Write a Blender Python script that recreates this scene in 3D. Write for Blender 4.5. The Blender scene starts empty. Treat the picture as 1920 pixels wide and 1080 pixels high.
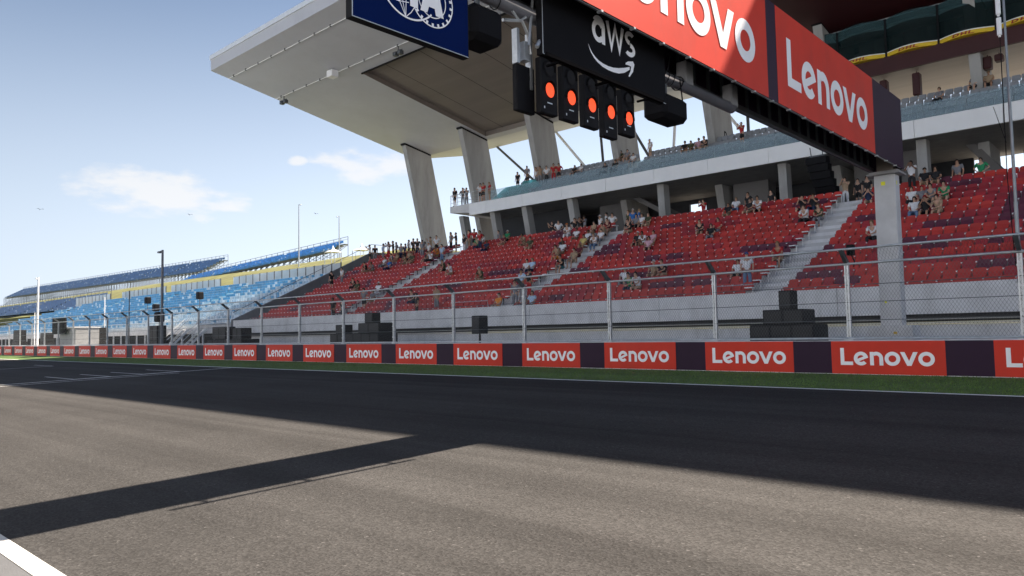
import bpy, bmesh, math, random
from mathutils import Vector, Matrix, noise
random.seed(7)
C = bpy.context.scene.collection
SC = bpy.context.scene
R = math.radians

# ------------------------------------------------------------------ camera, sky, sun, exposure
cam_d = bpy.data.cameras.new("camera"); cam = bpy.data.objects.new("camera", cam_d); C.objects.link(cam)
cam_d.sensor_width = 36; cam_d.lens = 25.98; cam_d.clip_end = 6000; cam_d.clip_start = 0.05
f_, cx_, cy_ = 1385.59, 960.0, 540.0
dxv = -Vector((-550 - cx_, 653 - cy_, f_)).normalized()      # world +X in camera axes (x right, y down, z ahead)
dyv = Vector((2236 - cx_, 601 - cy_, f_)).normalized()       # world +Y
dzv = dxv.cross(dyv).normalized()
right = Vector((dxv[0], dyv[0], dzv[0])); down = Vector((dxv[1], dyv[1], dzv[1])); ahead = Vector((dxv[2], dyv[2], dzv[2]))
M = Matrix((right, -down, -ahead)).transposed().to_4x4(); M.translation = (0, 0, 1.8)
cam.matrix_world = M
SC.camera = cam

SUN = Vector((0.22, 0.82, 1.0)).normalized()
elev = math.asin(SUN.z); azim = math.atan2(SUN.x, SUN.y)     # azimuth from +Y towards +X
W = bpy.data.worlds.new("World"); SC.world = W; W.use_nodes = True
nt = W.node_tree; nt.nodes.clear()
def wn(t): return nt.nodes.new(t)
out = wn('ShaderNodeOutputWorld'); bg = wn('ShaderNodeBackground'); sky = wn('ShaderNodeTexSky')
sky.sky_type = 'NISHITA'; sky.sun_disc = False; sky.sun_elevation = elev; sky.sun_rotation = azim
sky.altitude = 200; sky.air_density = 1.0; sky.dust_density = 1.4; sky.ozone_density = 2.5
bg.inputs['Strength'].default_value = 0.05
# soft low clouds, laid out on the sky dome by direction
tc = wn('ShaderNodeTexCoord'); nz = wn('ShaderNodeTexNoise'); nz.inputs['Scale'].default_value = 20.0; nz.inputs['Detail'].default_value = 7; nz.inputs['Roughness'].default_value = 0.52
mp = wn('ShaderNodeMapping'); mp.inputs['Scale'].default_value = (1, 1, 2.6)
nt.links.new(tc.outputs['Generated'], mp.inputs['Vector']); nt.links.new(mp.outputs['Vector'], nz.inputs['Vector'])
def blob(d, w, hgt):
    """mask round a direction: 1 at the middle, 0 past the rim; flat-bottomed clouds are wider than high"""
    d = Vector(d).normalized(); side = Vector((0, 0, 1)).cross(d).normalized(); up = d.cross(side)
    res = []
    for ax, s in ((side, w), (up, hgt)):
        n = wn('ShaderNodeVectorMath'); n.operation = 'DOT_PRODUCT'; n.inputs[1].default_value = ax / s
        nt.links.new(tc.outputs['Generated'], n.inputs[0])
        o = d.dot(ax) / s
        q = wn('ShaderNodeMath'); q.operation = 'MULTIPLY'; nt.links.new(n.outputs['Value'], q.inputs[0]); nt.links.new(n.outputs['Value'], q.inputs[1])
        res.append(q)
    a = wn('ShaderNodeMath'); a.operation = 'ADD'; nt.links.new(res[0].outputs[0], a.inputs[0]); nt.links.new(res[1].outputs[0], a.inputs[1])
    fr = wn('ShaderNodeVectorMath'); fr.operation = 'DOT_PRODUCT'; fr.inputs[1].default_value = d; nt.links.new(tc.outputs['Generated'], fr.inputs[0])
    g = wn('ShaderNodeMath'); g.operation = 'GREATER_THAN'; g.inputs[1].default_value = 0; nt.links.new(fr.outputs['Value'], g.inputs[0])
    s = wn('ShaderNodeMath'); s.operation = 'SUBTRACT'; s.inputs[0].default_value = 1.0; s.use_clamp = True; nt.links.new(a.outputs[0], s.inputs[1])
    m = wn('ShaderNodeMath'); m.operation = 'MULTIPLY'; nt.links.new(s.outputs[0], m.inputs[0]); nt.links.new(g.outputs[0], m.inputs[1])
    return m
def pdir(px, py): return right * (px - cx_) + down * (py - cy_) + ahead * f_
bl = None
for (px, py, w, h2) in ((310, 362, .13, .046), (235, 345, .07, .028), (690, 310, .09, .034), (556, 302, .018, .009), (420, 385, .05, .014)):
    b = blob(pdir(px, py), w, h2)
    if bl is None: bl = b
    else:
        mx = wn('ShaderNodeMath'); mx.operation = 'MAXIMUM'; nt.links.new(bl.outputs[0], mx.inputs[0]); nt.links.new(b.outputs[0], mx.inputs[1]); bl = mx
ad = wn('ShaderNodeMath'); ad.operation = 'MULTIPLY_ADD'; ad.inputs[1].default_value = 0.55; nt.links.new(bl.outputs[0], ad.inputs[0]); nt.links.new(nz.outputs['Fac'], ad.inputs[2])
rp = wn('ShaderNodeMapRange'); rp.interpolation_type = 'SMOOTHSTEP'; rp.inputs['From Min'].default_value = 0.74; rp.inputs['From Max'].default_value = 1.05; rp.inputs['To Max'].default_value = 0.62
nt.links.new(ad.outputs[0], rp.inputs['Value'])
cmix = wn('ShaderNodeMix'); cmix.data_type = 'RGBA'; cmix.inputs['B'].default_value = (5.6, 5.4, 5.2, 1)
nt.links.new(rp.outputs['Result'], cmix.inputs['Factor']); 
# pale summer haze low in the sky, whitest under the sun
se = wn('ShaderNodeSeparateXYZ'); nt.links.new(tc.outputs['Generated'], se.inputs[0])
hz = wn('ShaderNodeMapRange'); hz.interpolation_type = 'SMOOTHSTEP'; hz.inputs['From Min'].default_value = -0.05; hz.inputs['From Max'].default_value = 0.54; hz.inputs['To Min'].default_value = 0.95; hz.inputs['To Max'].default_value = 0.0
nt.links.new(se.outputs['Z'], hz.inputs['Value'])
sdn = wn('ShaderNodeVectorMath'); sdn.operation = 'DOT_PRODUCT'; sdn.inputs[1].default_value = Vector((SUN.x, SUN.y, 0)).normalized(); nt.links.new(tc.outputs['Generated'], sdn.inputs[0])
sb_ = wn('ShaderNodeMapRange'); sb_.inputs['From Min'].default_value = -0.3; sb_.inputs['From Max'].default_value = 0.9; sb_.inputs['To Min'].default_value = 4.5; sb_.inputs['To Max'].default_value = 8.2; nt.links.new(sdn.outputs['Value'], sb_.inputs['Value'])
hc = wn('ShaderNodeVectorMath'); hc.operation = 'SCALE'; hc.inputs[0].default_value = (0.85, 0.96, 1.11); nt.links.new(sb_.outputs['Result'], hc.inputs['Scale'])
hm_ = wn('ShaderNodeMix'); hm_.data_type = 'RGBA'; nt.links.new(hz.outputs['Result'], hm_.inputs['Factor']); sk2 = wn('ShaderNodeVectorMath'); sk2.operation = 'SCALE'; sk2.inputs['Scale'].default_value = 0.66; nt.links.new(sky.outputs['Color'], sk2.inputs[0]); nt.links.new(sk2.outputs['Vector'], hm_.inputs['A']); nt.links.new(hc.outputs['Vector'], hm_.inputs['B'])
nt.links.new(hm_.outputs['Result'], cmix.inputs['A'])
nt.links.new(cmix.outputs['Result'], bg.inputs['Color']); nt.links.new(bg.outputs['Background'], out.inputs['Surface'])

sd = bpy.data.lights.new("sun", 'SUN'); sd.energy = 5.0; sd.angle = R(0.5); sd.color = (1.0, 0.87, 0.72)
so = bpy.data.objects.new("sun", sd); C.objects.link(so); so.rotation_euler = SUN.to_track_quat('Z', 'Y').to_euler(); so.location = (20, 60, 90)
vs = SC.view_settings; vs.view_transform = 'Standard'; vs.look = 'None'; vs.exposure = 1.9; vs.gamma = 1

# ------------------------------------------------------------------ helpers
WL = {}                                                          # world position of a root and of everything under it
def wl(o): return WL.get(o.name, Vector((0, 0, 0))) if o else Vector((0, 0, 0))
XF = [1.0]                                                       # size factor of the group being built, about the point below
XC = Vector((0, 0, 1.8))
class MB:
    def __init__(s): s.v = []; s.f = []; s.m = []
    def add(s, vs, fs, mi=0):
        n = len(s.v); s.v += [tuple(v) for v in vs]; s.f += [tuple(i + n for i in f) for f in fs]; s.m += [mi] * len(fs); return s
    def box(s, x0, x1, y0, y1, z0, z1, mi=0):
        v = [(x, y, z) for z in (z0, z1) for y in (y0, y1) for x in (x0, x1)]
        return s.add(v, [(0, 2, 3, 1), (4, 5, 7, 6), (0, 1, 5, 4), (2, 6, 7, 3), (0, 4, 6, 2), (1, 3, 7, 5)], mi)
    def bbox(s, x0, x1, y0, y1, z0, z1, b=.01, mi=0):
        """box with chamfered edges"""
        bm = bmesh.new(); bmesh.ops.create_cube(bm, size=1)
        for v in bm.verts: v.co = ((x0 + x1) / 2 + v.co.x * (x1 - x0), (y0 + y1) / 2 + v.co.y * (y1 - y0), (z0 + z1) / 2 + v.co.z * (z1 - z0))
        bmesh.ops.bevel(bm, geom=bm.edges[:], offset=b, segments=1, affect='EDGES')
        bm.verts.index_update(); r = s.add([v.co[:] for v in bm.verts], [[v.index for v in f.verts] for f in bm.faces], mi); bm.free(); return r
    def tube(s, pts, r, n=8, mi=0, cap=True, r1=None):
        pts = [Vector(p) for p in pts]; N = len(pts); vs_ = []; fs = []
        for i, p in enumerate(pts):
            d = (pts[min(i + 1, N - 1)] - pts[max(i - 1, 0)]).normalized()
            a = d.orthogonal().normalized() if abs(d.z) > .9 else d.cross(Vector((0, 0, 1))).normalized(); b = d.cross(a)
            rr = r if r1 is None else r + (r1 - r) * i / (N - 1)
            for k in range(n):
                t = 2 * math.pi * k / n; vs_.append(p + a * rr * math.cos(t) + b * rr * math.sin(t))
        for i in range(N - 1):
            for k in range(n): fs.append((i * n + k, i * n + (k + 1) % n, (i + 1) * n + (k + 1) % n, (i + 1) * n + k))
        if cap: fs += [tuple(range(n))[::-1], tuple((N - 1) * n + k for k in range(n))]
        return s.add(vs_, fs, mi)
    def prism(s, poly, d, mi=0):
        """poly: list of 3-D points, extruded by vector d"""
        n = len(poly); d = Vector(d); p = [Vector(q) for q in poly]
        return s.add(p + [q + d for q in p], [tuple(range(n))[::-1], tuple(range(n, 2 * n))] + [(i, (i + 1) % n, (i + 1) % n + n, i + n) for i in range(n)], mi)
    def quad(s, *p, mi=0): return s.add(p, [tuple(range(len(p)))], mi)
    def build(s, name, mat, parent=None, smooth=False, fix=True):
        me = bpy.data.meshes.new(name); o = wl(parent)
        if XF[0] != 1: s.v = [tuple(XC + (Vector(v) - XC) * XF[0]) for v in s.v]
        me.from_pydata([(v[0] - o.x, v[1] - o.y, v[2] - o.z) for v in s.v], [], s.f)
        for m in (mat if isinstance(mat, (list, tuple)) else [mat]): me.materials.append(m)
        if any(s.m): me.polygons.foreach_set('material_index', s.m)
        if fix:
            bm = bmesh.new(); bm.from_mesh(me); bmesh.ops.recalc_face_normals(bm, faces=bm.faces); bm.to_mesh(me); bm.free()
        if smooth: me.polygons.foreach_set('use_smooth', [True] * len(me.polygons))
        me.update(); ob = bpy.data.objects.new(name, me); C.objects.link(ob)
        if parent: ob.parent = parent; WL[ob.name] = o
        return ob
def tag(o, label=None, cat=None, group=None, kind=None):
    if label: o['label'] = label
    if cat: o['category'] = cat
    if group: o['group'] = group
    if kind: o['kind'] = kind
    return o
def thing(name, loc, label, cat, group=None, rz=0):
    if XF[0] != 1: loc = XC + (Vector(loc) - XC) * XF[0]
    o = bpy.data.objects.new(name, None); C.objects.link(o); o.location = loc; o.rotation_euler = (0, 0, rz); o.empty_display_size = .2
    WL[o.name] = Vector(loc); return tag(o, label, cat, group)
def struct(mb, name, mat, **k): return tag(mb.build(name, mat, **k), kind='structure')
def tree_copy(root, loc, rz=None):
    r = root.copy(); C.objects.link(r); r.location = loc
    if rz is not None: r.rotation_euler = (0, 0, rz)
    WL[r.name] = Vector(loc)
    for ch in list(root.children):
        c = ch.copy(); C.objects.link(c); c.parent = r
        for g in ch.children:
            d = g.copy(); C.objects.link(d); d.parent = c
    return r
NUM = ['zeroth', 'first', 'second', 'third', 'fourth', 'fifth', 'sixth', 'seventh', 'eighth', 'ninth', 'tenth']
def ordn(n): return NUM[n] if n <= 10 else '%d%s' % (n, 'th' if 10 < n % 100 < 14 else {1: 'st', 2: 'nd', 3: 'rd'}.get(n % 10, 'th'))

# ------------------------------------------------------------------ materials
MATS = {}
def mat(name, col, rough=.7, var=.12, scale=3.0, bump=0, bscale=60, metal=0, spec=.5, emit=None, estr=0, stretch=None, dirt=0, rnd=0, coat=0):
    if name in MATS: return MATS[name]
    m = bpy.data.materials.new(name); m.use_nodes = True; n = m.node_tree; b = n.nodes['Principled BSDF']; L = n.links.new
    b.inputs['Roughness'].default_value = rough; b.inputs['Metallic'].default_value = metal; b.inputs['Specular IOR Level'].default_value = spec
    if coat: b.inputs['Coat Weight'].default_value = coat
    t = n.nodes.new('ShaderNodeTexCoord'); g = n.nodes.new('ShaderNodeNewGeometry')
    vec = g.outputs['Position']
    if stretch:
        q = n.nodes.new('ShaderNodeMapping'); q.inputs['Scale'].default_value = stretch; L(vec, q.inputs['Vector']); vec = q.outputs['Vector']
    nz = n.nodes.new('ShaderNodeTexNoise'); nz.inputs['Scale'].default_value = scale; nz.inputs['Detail'].default_value = 6; nz.inputs['Roughness'].default_value = .6; L(vec, nz.inputs['Vector'])
    r = n.nodes.new('ShaderNodeMapRange'); r.inputs['From Min'].default_value = .3; r.inputs['From Max'].default_value = .7; r.inputs['To Min'].default_value = 1 - var; r.inputs['To Max'].default_value = 1 + var
    L(nz.outputs['Fac'], r.inputs['Value'])
    h = n.nodes.new('ShaderNodeMix'); h.data_type = 'RGBA'; h.blend_type = 'MULTIPLY'; h.inputs['Factor'].default_value = 1; h.inputs['A'].default_value = (*col, 1)
    L(r.outputs['Result'], h.inputs['B']); last = h.outputs['Result']
    if dirt:
        d2 = n.nodes.new('ShaderNodeTexNoise'); d2.inputs['Scale'].default_value = .9; d2.inputs['Detail'].default_value = 9; d2.inputs['Roughness'].default_value = .7
        mp2 = n.nodes.new('ShaderNodeMapping'); mp2.inputs['Scale'].default_value = (1.5, 1.5, .35); L(g.outputs['Position'], mp2.inputs['Vector']); L(mp2.outputs['Vector'], d2.inputs['Vector'])
        dr = n.nodes.new('ShaderNodeMapRange'); dr.inputs['From Min'].default_value = .5; dr.inputs['From Max'].default_value = .75; dr.inputs['To Max'].default_value = dirt; L(d2.outputs['Fac'], dr.inputs['Value'])
        dm = n.nodes.new('ShaderNodeMix'); dm.data_type = 'RGBA'; dm.inputs['B'].default_value = (.09, .08, .07, 1); L(dr.outputs['Result'], dm.inputs['Factor']); L(last, dm.inputs['A']); last = dm.outputs['Result']
    if rnd:
        oi = n.nodes.new('ShaderNodeNewGeometry'); rr = n.nodes.new('ShaderNodeMapRange'); rr.inputs['To Min'].default_value = 1 - rnd; rr.inputs['To Max'].default_value = 1 + rnd; L(oi.outputs['Random Per Island'], rr.inputs['Value'])
        rm = n.nodes.new('ShaderNodeMix'); rm.data_type = 'RGBA'; rm.blend_type = 'MULTIPLY'; rm.inputs['Factor'].default_value = 1; L(last, rm.inputs['A']); L(rr.outputs['Result'], rm.inputs['B']); last = rm.outputs['Result']
    L(last, b.inputs['Base Color'])
    if bump:
        nb = n.nodes.new('ShaderNodeTexNoise'); nb.inputs['Scale'].default_value = bscale; nb.inputs['Detail'].default_value = 4; L(g.outputs['Position'], nb.inputs['Vector'])
        bp = n.nodes.new('ShaderNodeBump'); bp.inputs['Strength'].default_value = bump; bp.inputs['Distance'].default_value = .02; L(nb.outputs['Fac'], bp.inputs['Height']); L(bp.outputs['Normal'], b.inputs['Normal'])
    if emit: b.inputs['Emission Color'].default_value = (*emit, 1); b.inputs['Emission Strength'].default_value = estr
    MATS[name] = m; return m
def glass(name, col, alpha, rough=.05):
    if name in MATS: return MATS[name]
    m = bpy.data.materials.new(name); m.use_nodes = True; n = m.node_tree; n.nodes.clear(); L = n.links.new
    o = n.nodes.new('ShaderNodeOutputMaterial'); t = n.nodes.new('ShaderNodeBsdfTransparent'); g = n.nodes.new('ShaderNodeBsdfPrincipled'); x = n.nodes.new('ShaderNodeMixShader')
    t.inputs['Color'].default_value = (min(1, col[0] * 2 + .3), min(1, col[1] * 2 + .3), min(1, col[2] * 2 + .3), 1)
    g.inputs['Base Color'].default_value = (*col, 1); g.inputs['Roughness'].default_value = rough; x.inputs['Fac'].default_value = alpha
    L(t.outputs[0], x.inputs[1]); L(g.outputs[0], x.inputs[2]); L(x.outputs[0], o.inputs['Surface']); MATS[name] = m; return m

# asphalt: fine aggregate, worn racing line bands along the track
def asphalt_mat():
    m = bpy.data.materials.new('asphalt'); m.use_nodes = True; n = m.node_tree; b = n.nodes['Principled BSDF']; L = n.links.new
    g = n.nodes.new('ShaderNodeNewGeometry')
    def nzn(scale, det, vec=None, ro=.6):
        q = n.nodes.new('ShaderNodeTexNoise'); q.inputs['Scale'].default_value = scale; q.inputs['Detail'].default_value = det; q.inputs['Roughness'].default_value = ro
        L(vec or g.outputs['Position'], q.inputs['Vector']); return q.outputs['Fac']
    mp = n.nodes.new('ShaderNodeMapping'); mp.inputs['Scale'].default_value = (.03, .9, 1); L(g.outputs['Position'], mp.inputs['Vector'])
    vor = n.nodes.new('ShaderNodeTexVoronoi'); vor.inputs['Scale'].default_value = 52; L(g.outputs['Position'], vor.inputs['Vector'])
    def mr(v, a, c, lo, hi):
        q = n.nodes.new('ShaderNodeMapRange'); q.inputs['From Min'].default_value = a; q.inputs['From Max'].default_value = c; q.inputs['To Min'].default_value = lo; q.inputs['To Max'].default_value = hi; L(v, q.inputs['Value']); return q.outputs['Result']
    def mul(a, c):
        q = n.nodes.new('ShaderNodeMath'); q.operation = 'MULTIPLY'; L(a, q.inputs[0]); L(c, q.inputs[1]); return q.outputs[0]
    # rubber laid along the track: narrow dark bands, broken up lengthways; transverse paving seams
    mp3 = n.nodes.new('ShaderNodeMapping'); mp3.inputs['Scale'].default_value = (.045, 3.2, 1); mp3.inputs['Rotation'].default_value = (0, 0, .012); L(g.outputs['Position'], mp3.inputs['Vector'])
    sx = n.nodes.new('ShaderNodeSeparateXYZ'); L(g.outputs['Position'], sx.inputs[0])
    def band(y, hw, dark):
        q = n.nodes.new('ShaderNodeMath'); q.operation = 'SUBTRACT'; q.inputs[1].default_value = y; L(sx.outputs['Y'], q.inputs[0]); q2 = n.nodes.new('ShaderNodeMath'); q2.operation = 'ABSOLUTE'; L(q.outputs[0], q2.inputs[0]); return mr(q2.outputs[0], 0, hw, dark, 1)
    v0 = mul(mul(mr(nzn(1, 4, mp3.outputs['Vector'], .5), .50, .72, 1.0, .89), mul(band(4.6, .55, .92), band(6.35, .5, .93))), mul(band(9.75, .022, .6), mul(band(10.6, .6, .90), band(12.3, .6, .90))))
    v = mul(mr(nzn(1, 5, mp.outputs['Vector']), .35, .65, .80, 1.16), mr(nzn(.35, 5), .3, .7, .88, 1.1))
    sep = n.nodes.new('ShaderNodeSeparateColor'); L(vor.outputs['Color'], sep.inputs[0])
    v = mul(v, mr(sep.outputs[0], 0, 1, .70, 1.28)); v = mul(v, mr(nzn(230, 2), .3, .7, .75, 1.25))
    v = mul(v, v0)
    gl = mr(sep.outputs[1], .985, 1, 1, 1.9); v = mul(v, gl)  # sparse glints painted into the colour of single stones
    h = n.nodes.new('ShaderNodeMix'); h.data_type = 'RGBA'; h.blend_type = 'MULTIPLY'; h.inputs['Factor'].default_value = 1; h.inputs['A'].default_value = (.047, .0455, .045, 1); L(v, h.inputs['B']); L(h.outputs['Result'], b.inputs['Base Color'])
    b.inputs['Roughness'].default_value = .92; b.inputs['Specular IOR Level'].default_value = .06
    bp = n.nodes.new('ShaderNodeBump'); bp.inputs['Strength'].default_value = .5; bp.inputs['Distance'].default_value = .006; L(vor.outputs['Distance'], bp.inputs['Height']); L(bp.outputs['Normal'], b.inputs['Normal'])
    return m
A_ASPH = asphalt_mat()
M_CONC = mat('concrete', (.64, .64, .65), .85, .10, 1.2, .25, 25, dirt=.25)
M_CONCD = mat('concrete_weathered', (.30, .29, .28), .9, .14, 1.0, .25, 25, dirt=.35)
M_PILLAR = mat('raw_concrete_pillar', (.36, .355, .345), .85, .14, 1.1, .15, 18, stretch=(1, 1, .16), dirt=.32)
M_SOFFIT = mat('painted_soffit', (.50, .51, .535), .6, .06, .25, dirt=.06)
M_SOFDK = mat('dark_soffit_board', (.20, .17, .145), .7, .08, .5, stretch=(.1, 2, 1))
M_WHITE = mat('white_panel', (.84, .85, .86), .45, .04, .7, dirt=.05)
M_BLACK = mat('black_plastic', (.009, .009, .011), .7, .2, 5, spec=.15)
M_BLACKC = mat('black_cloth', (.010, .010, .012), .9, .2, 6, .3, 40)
M_STEEL = mat('galvanised_steel', (.50, .52, .54), .45, .15, 8, metal=.75)
M_STEELD = mat('dark_steel', (.10, .11, .12), .5, .2, 6, metal=.4)
M_GREYP = mat('grey_pipe_paint', (.13, .13, .145), .5, .1, 3)
M_RED = mat('seat_red', (.41, .027, .018), .5, .26, .5, rnd=.18)
M_RED2 = mat('seat_crimson', (.30, .016, .023), .5, .22, .5, rnd=.16)
M_BURG = mat('seat_burgundy', (.10, .014, .032), .45, .10, 2.5, rnd=.15)
M_GREYS = mat('seat_grey', (.25, .265, .29), .5, .08, 3, rnd=.08)
M_TAG = mat('white_tag', (.8, .8, .8), .5, .03)
M_SIGNR = mat('sign_red_vinyl', (.62, .042, .022), .5, .07, 1.2, spec=.2, dirt=.14)
M_SIGNP = mat('sign_plum_vinyl', (.026, .009, .028), .5, .08, 1.2, spec=.2)
M_SIGNW = mat('sign_white_vinyl', (.88, .88, .90), .45, .03, 2)
M_NAVY = mat('sign_navy_vinyl', (.002, .011, .075), .65, .05, 1.5, spec=.04)
M_SIGNK = mat('sign_charcoal_vinyl', (.009, .009, .011), .65, .1, 2, spec=.06)
M_REDFAS = mat('dark_red_cladding', (.042, .004, .006), .6, .1, .6)
M_CREAM = mat('cream_ceiling_plank', (.42, .37, .32), .6, .08, .5, stretch=(.1, 4, 1))
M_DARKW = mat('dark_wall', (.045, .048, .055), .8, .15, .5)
M_YEL = mat('yellow_vinyl', (.75, .52, .02), .45, .05, 3)
M_PAINT = mat('white_road_paint', (.46, .46, .45), .7, .22, 9, .2, 60, dirt=.2)
# ------------------------------------------------------------------ ground
S_ = 0.024
def smooth(t): t = max(0, min(1, t)); return t * t * (3 - 2 * t)
def ground_z(X, Y):
    if Y <= 21.4: return S_ * max(Y, -12)
    if Y <= 43 or X > -61.8: return .51
    hill = 7.0 + 10.1 * smooth((Y - 44) / 42) * smooth((-75 - X) / 25) + 6.5 * smooth((Y - 84) / 60) * smooth((-150 - X) / 90)
    hill += .5 * noise.noise(Vector((X * .05, Y * .05, 0))) * smooth((Y - 46) / 10)
    return .51 + (hill - .51) * smooth((-61.8 - X) / 1.5 if Y > 43.5 else (-62.2 - X) / 1.2)
xs = [-1500, -900, -600, -420, -340, -280] + [-240 + 5 * i for i in range(36)] + [-63.5, -62.6, -62.0, -61.7, -60, -40, -20, 0, 20, 60, 160, 400]
ys = [-600, -200, -60, -12, 0, 10, 21.4, 21.41, 30, 42.9, 43, 44, 46, 48, 50, 54, 58, 62, 66, 70, 74, 78, 82, 86, 92, 98, 106, 116, 130, 150, 180, 260, 500, 1500]
def grid(X_, Y_, fn):
    q = MB(); n = len(X_); return q.add([(x, y, fn(x, y)) for y in Y_ for x in X_], [(j * n + i, j * n + i + 1, (j + 1) * n + i + 1, (j + 1) * n + i) for j in range(len(Y_) - 1) for i in range(n - 1)])
struct(grid([-1500, -400, -100, 0, 100, 400], [-600, -200, -60, -12, 0, 10, 21.4, 21.41, 60, 500, 1500], lambda x, y: (S_ * max(y, -12) if y <= 21.4 else .51) - .03), 'ground', mat('ground_tarmac', (.13, .128, .122), .95, .2, .3, .3, 20))
M_HILL = mat('dry_grass', (.120, .122, .036), .95, .40, .35, .6, 3)
struct(grid([x for x in xs if x < -61.8], [y for y in ys if y > 42.95], ground_z), 'hill', M_HILL)
M_ROADC = mat('service_concrete', (.22, .22, .22), .9, .15, .6, .2, 30)
def sheet(y0, y1, dz, x0=-700, x1=60, n=1):
    q = MB(); q.add([(x, y, S_ * y + dz) for x in [x0 + (x1 - x0) * i / n for i in range(n + 1)] for y in (y0, y1)], [(2 * i, 2 * i + 2, 2 * i + 3, 2 * i + 1) for i in range(n)]); return q
struct(sheet(1.88, 17.0, 0.0), 'track', A_ASPH)
struct(sheet(-14, 1.72, 0.0), 'pit_lane', mat('pit_asphalt', (.085, .088, .095), .85, .16, 1.4, .4, 90))
struct(sheet(17.0, 17.14, 0.004), 'track_edge_line', mat('fresh_white_paint', (.80, .80, .80), .7, .10, 6, dirt=.1))
struct(sheet(1.72, 1.88, 0.004), 'pit_edge_line', M_PAINT)
# short grass: a sheet of turf under many blades
M_TURF = mat('turf', (.066, .118, .024), .95, .30, 1.2, .5, 40, stretch=(.25, 1, 1))
struct(sheet(17.14, 21.2, 0.0), 'grass_strip', M_TURF)
rg = random.Random(3); gb = MB()
for i in range(26000):
    u = rg.random(); X = -1.5 - 62 * u ** 1.7; Y = rg.uniform(17.16, 21.14); a = rg.uniform(0, 6.28); w = rg.uniform(.006, .013); hh = rg.uniform(.02, .055); z = S_ * Y
    dx, dy = math.cos(a) * w, math.sin(a) * w; lx, ly = rg.uniform(-.02, .02), rg.uniform(-.02, .02)
    gb.add([(X - dx, Y - dy, z), (X + dx, Y + dy, z), (X + lx, Y + ly, z + hh)], [(0, 1, 2)])
tag(gb.build('grass', mat('grass_blade', (.085, .15, .030), .8, .3, 1.5, rnd=.35), fix=False), kind='stuff')
# grid markings
gm = MB()
def mark(x0, x1, y0, y1): gm.add([(x, y, S_ * y + .004) for x, y in ((x0, y0), (x1, y0), (x1, y1), (x0, y1))], [(0, 1, 2, 3)])
mark(-33.85, -33.62, 2.4, 16.9); mark(-32.75, -32.6, 2.4, 14.0)
for x0, ya, yb in ((-33.9, 12.9, 14.6), (-33.9, 10.2, 11.7), (-50.6, 10.9, 14.2)):
    mark(x0 - .16, x0, ya, yb)
    for yy in (ya, yb - .1): mark(x0 - 3.8, x0 - .16, yy, yy + .1)
struct(gm, 'grid_markings', M_PAINT)
struct(MB().add([(x, y, .51) for x, y in ((-700, 21.45), (60, 21.45), (60, 30.4), (-700, 30.4))], [(0, 1, 2, 3)]), 'service_road', M_ROADC)

# ------------------------------------------------------------------ lettering, as ribbons of quads in letter units (cap height 1)
def arc(cx, cy, rx, ry, a0, a1, w, n=28):
    res = []
    for i in range(n):
        q = []
        for a in (a0 + (a1 - a0) * i / n, a0 + (a1 - a0) * (i + 1) / n):
            c, s = math.cos(R(a)), math.sin(R(a)); q.append(((cx + rx * c, cy + ry * s), (cx + (rx - w) * c, cy + (ry - w) * s)))
        res.append([q[0][0], q[1][0], q[1][1], q[0][1]])
    return res
def stroke(pts, w):
    """ribbon of width w (a number or one per point) along a path"""
    P = [Vector(p) for p in pts]; N = len(P); ws = w if isinstance(w, (list, tuple)) else [w] * N; L_ = []
    for i in range(N):
        d0 = (P[i] - P[i - 1]).normalized() if i else (P[1] - P[0]).normalized(); d1 = (P[i + 1] - P[i]).normalized() if i < N - 1 else d0
        t = (d0 + d1).normalized(); nrm = Vector((-t.y, t.x)); k = ws[i] / 2 / max(.5, nrm.dot(Vector((-d0.y, d0.x)))); L_.append((P[i] + nrm * k, P[i] - nrm * k))
    return [[L_[i][0][:], L_[i + 1][0][:], L_[i + 1][1][:], L_[i][1][:]] for i in range(N - 1)]
def poly(*p): return [list(p)]
W_ = .205
def wordmark():
    """red-panel wordmark: L e n o v o, total width 5"""
    g = poly((0, 0), (.70, 0), (.70, W_), (0, W_)) + poly((0, W_), (.215, W_), (.215, 1), (0, 1))
    r = .40; cy = .385
    g += arc(1.15, cy, r, r, 18, 318, W_) + stroke([(1.15 - r + .16, cy - .125), (1.15 + r - .03, cy + .135)], .16)
    g += poly((1.64, 0), (1.85, 0), (1.85, .77), (1.64, .77)) + arc(1.99, .41, .36, .37, 0, 130, W_, 16) + poly((2.145, 0), (2.35, 0), (2.35, .42), (2.145, .42))
    g += arc(2.84, cy, r + .01, r, 0, 360, W_, 36)
    g += poly((3.25, .77), (3.48, .77), (3.70, .27), (3.70, 0), (3.59, 0)) + poly((3.70, .27), (3.92, .77), (4.15, .77), (3.81, 0), (3.70, 0))
    g += arc(4.58, cy, r + .01, r, 0, 360, W_, 36)
    return g
def place(glyphs, o, ux, uy, s, mb, mi=0, off=(0, 0, 0)):
    o = Vector(o) + Vector(off); ux = Vector(ux); uy = Vector(uy)
    nv = ux.cross(uy)
    for i_, q in enumerate(glyphs): mb.add([o + ux * (p[0] * s) + uy * (p[1] * s) + nv * (i_ * 5e-5) for p in q], [tuple(range(len(q)))])
    return mb
LOGO = wordmark()

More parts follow.
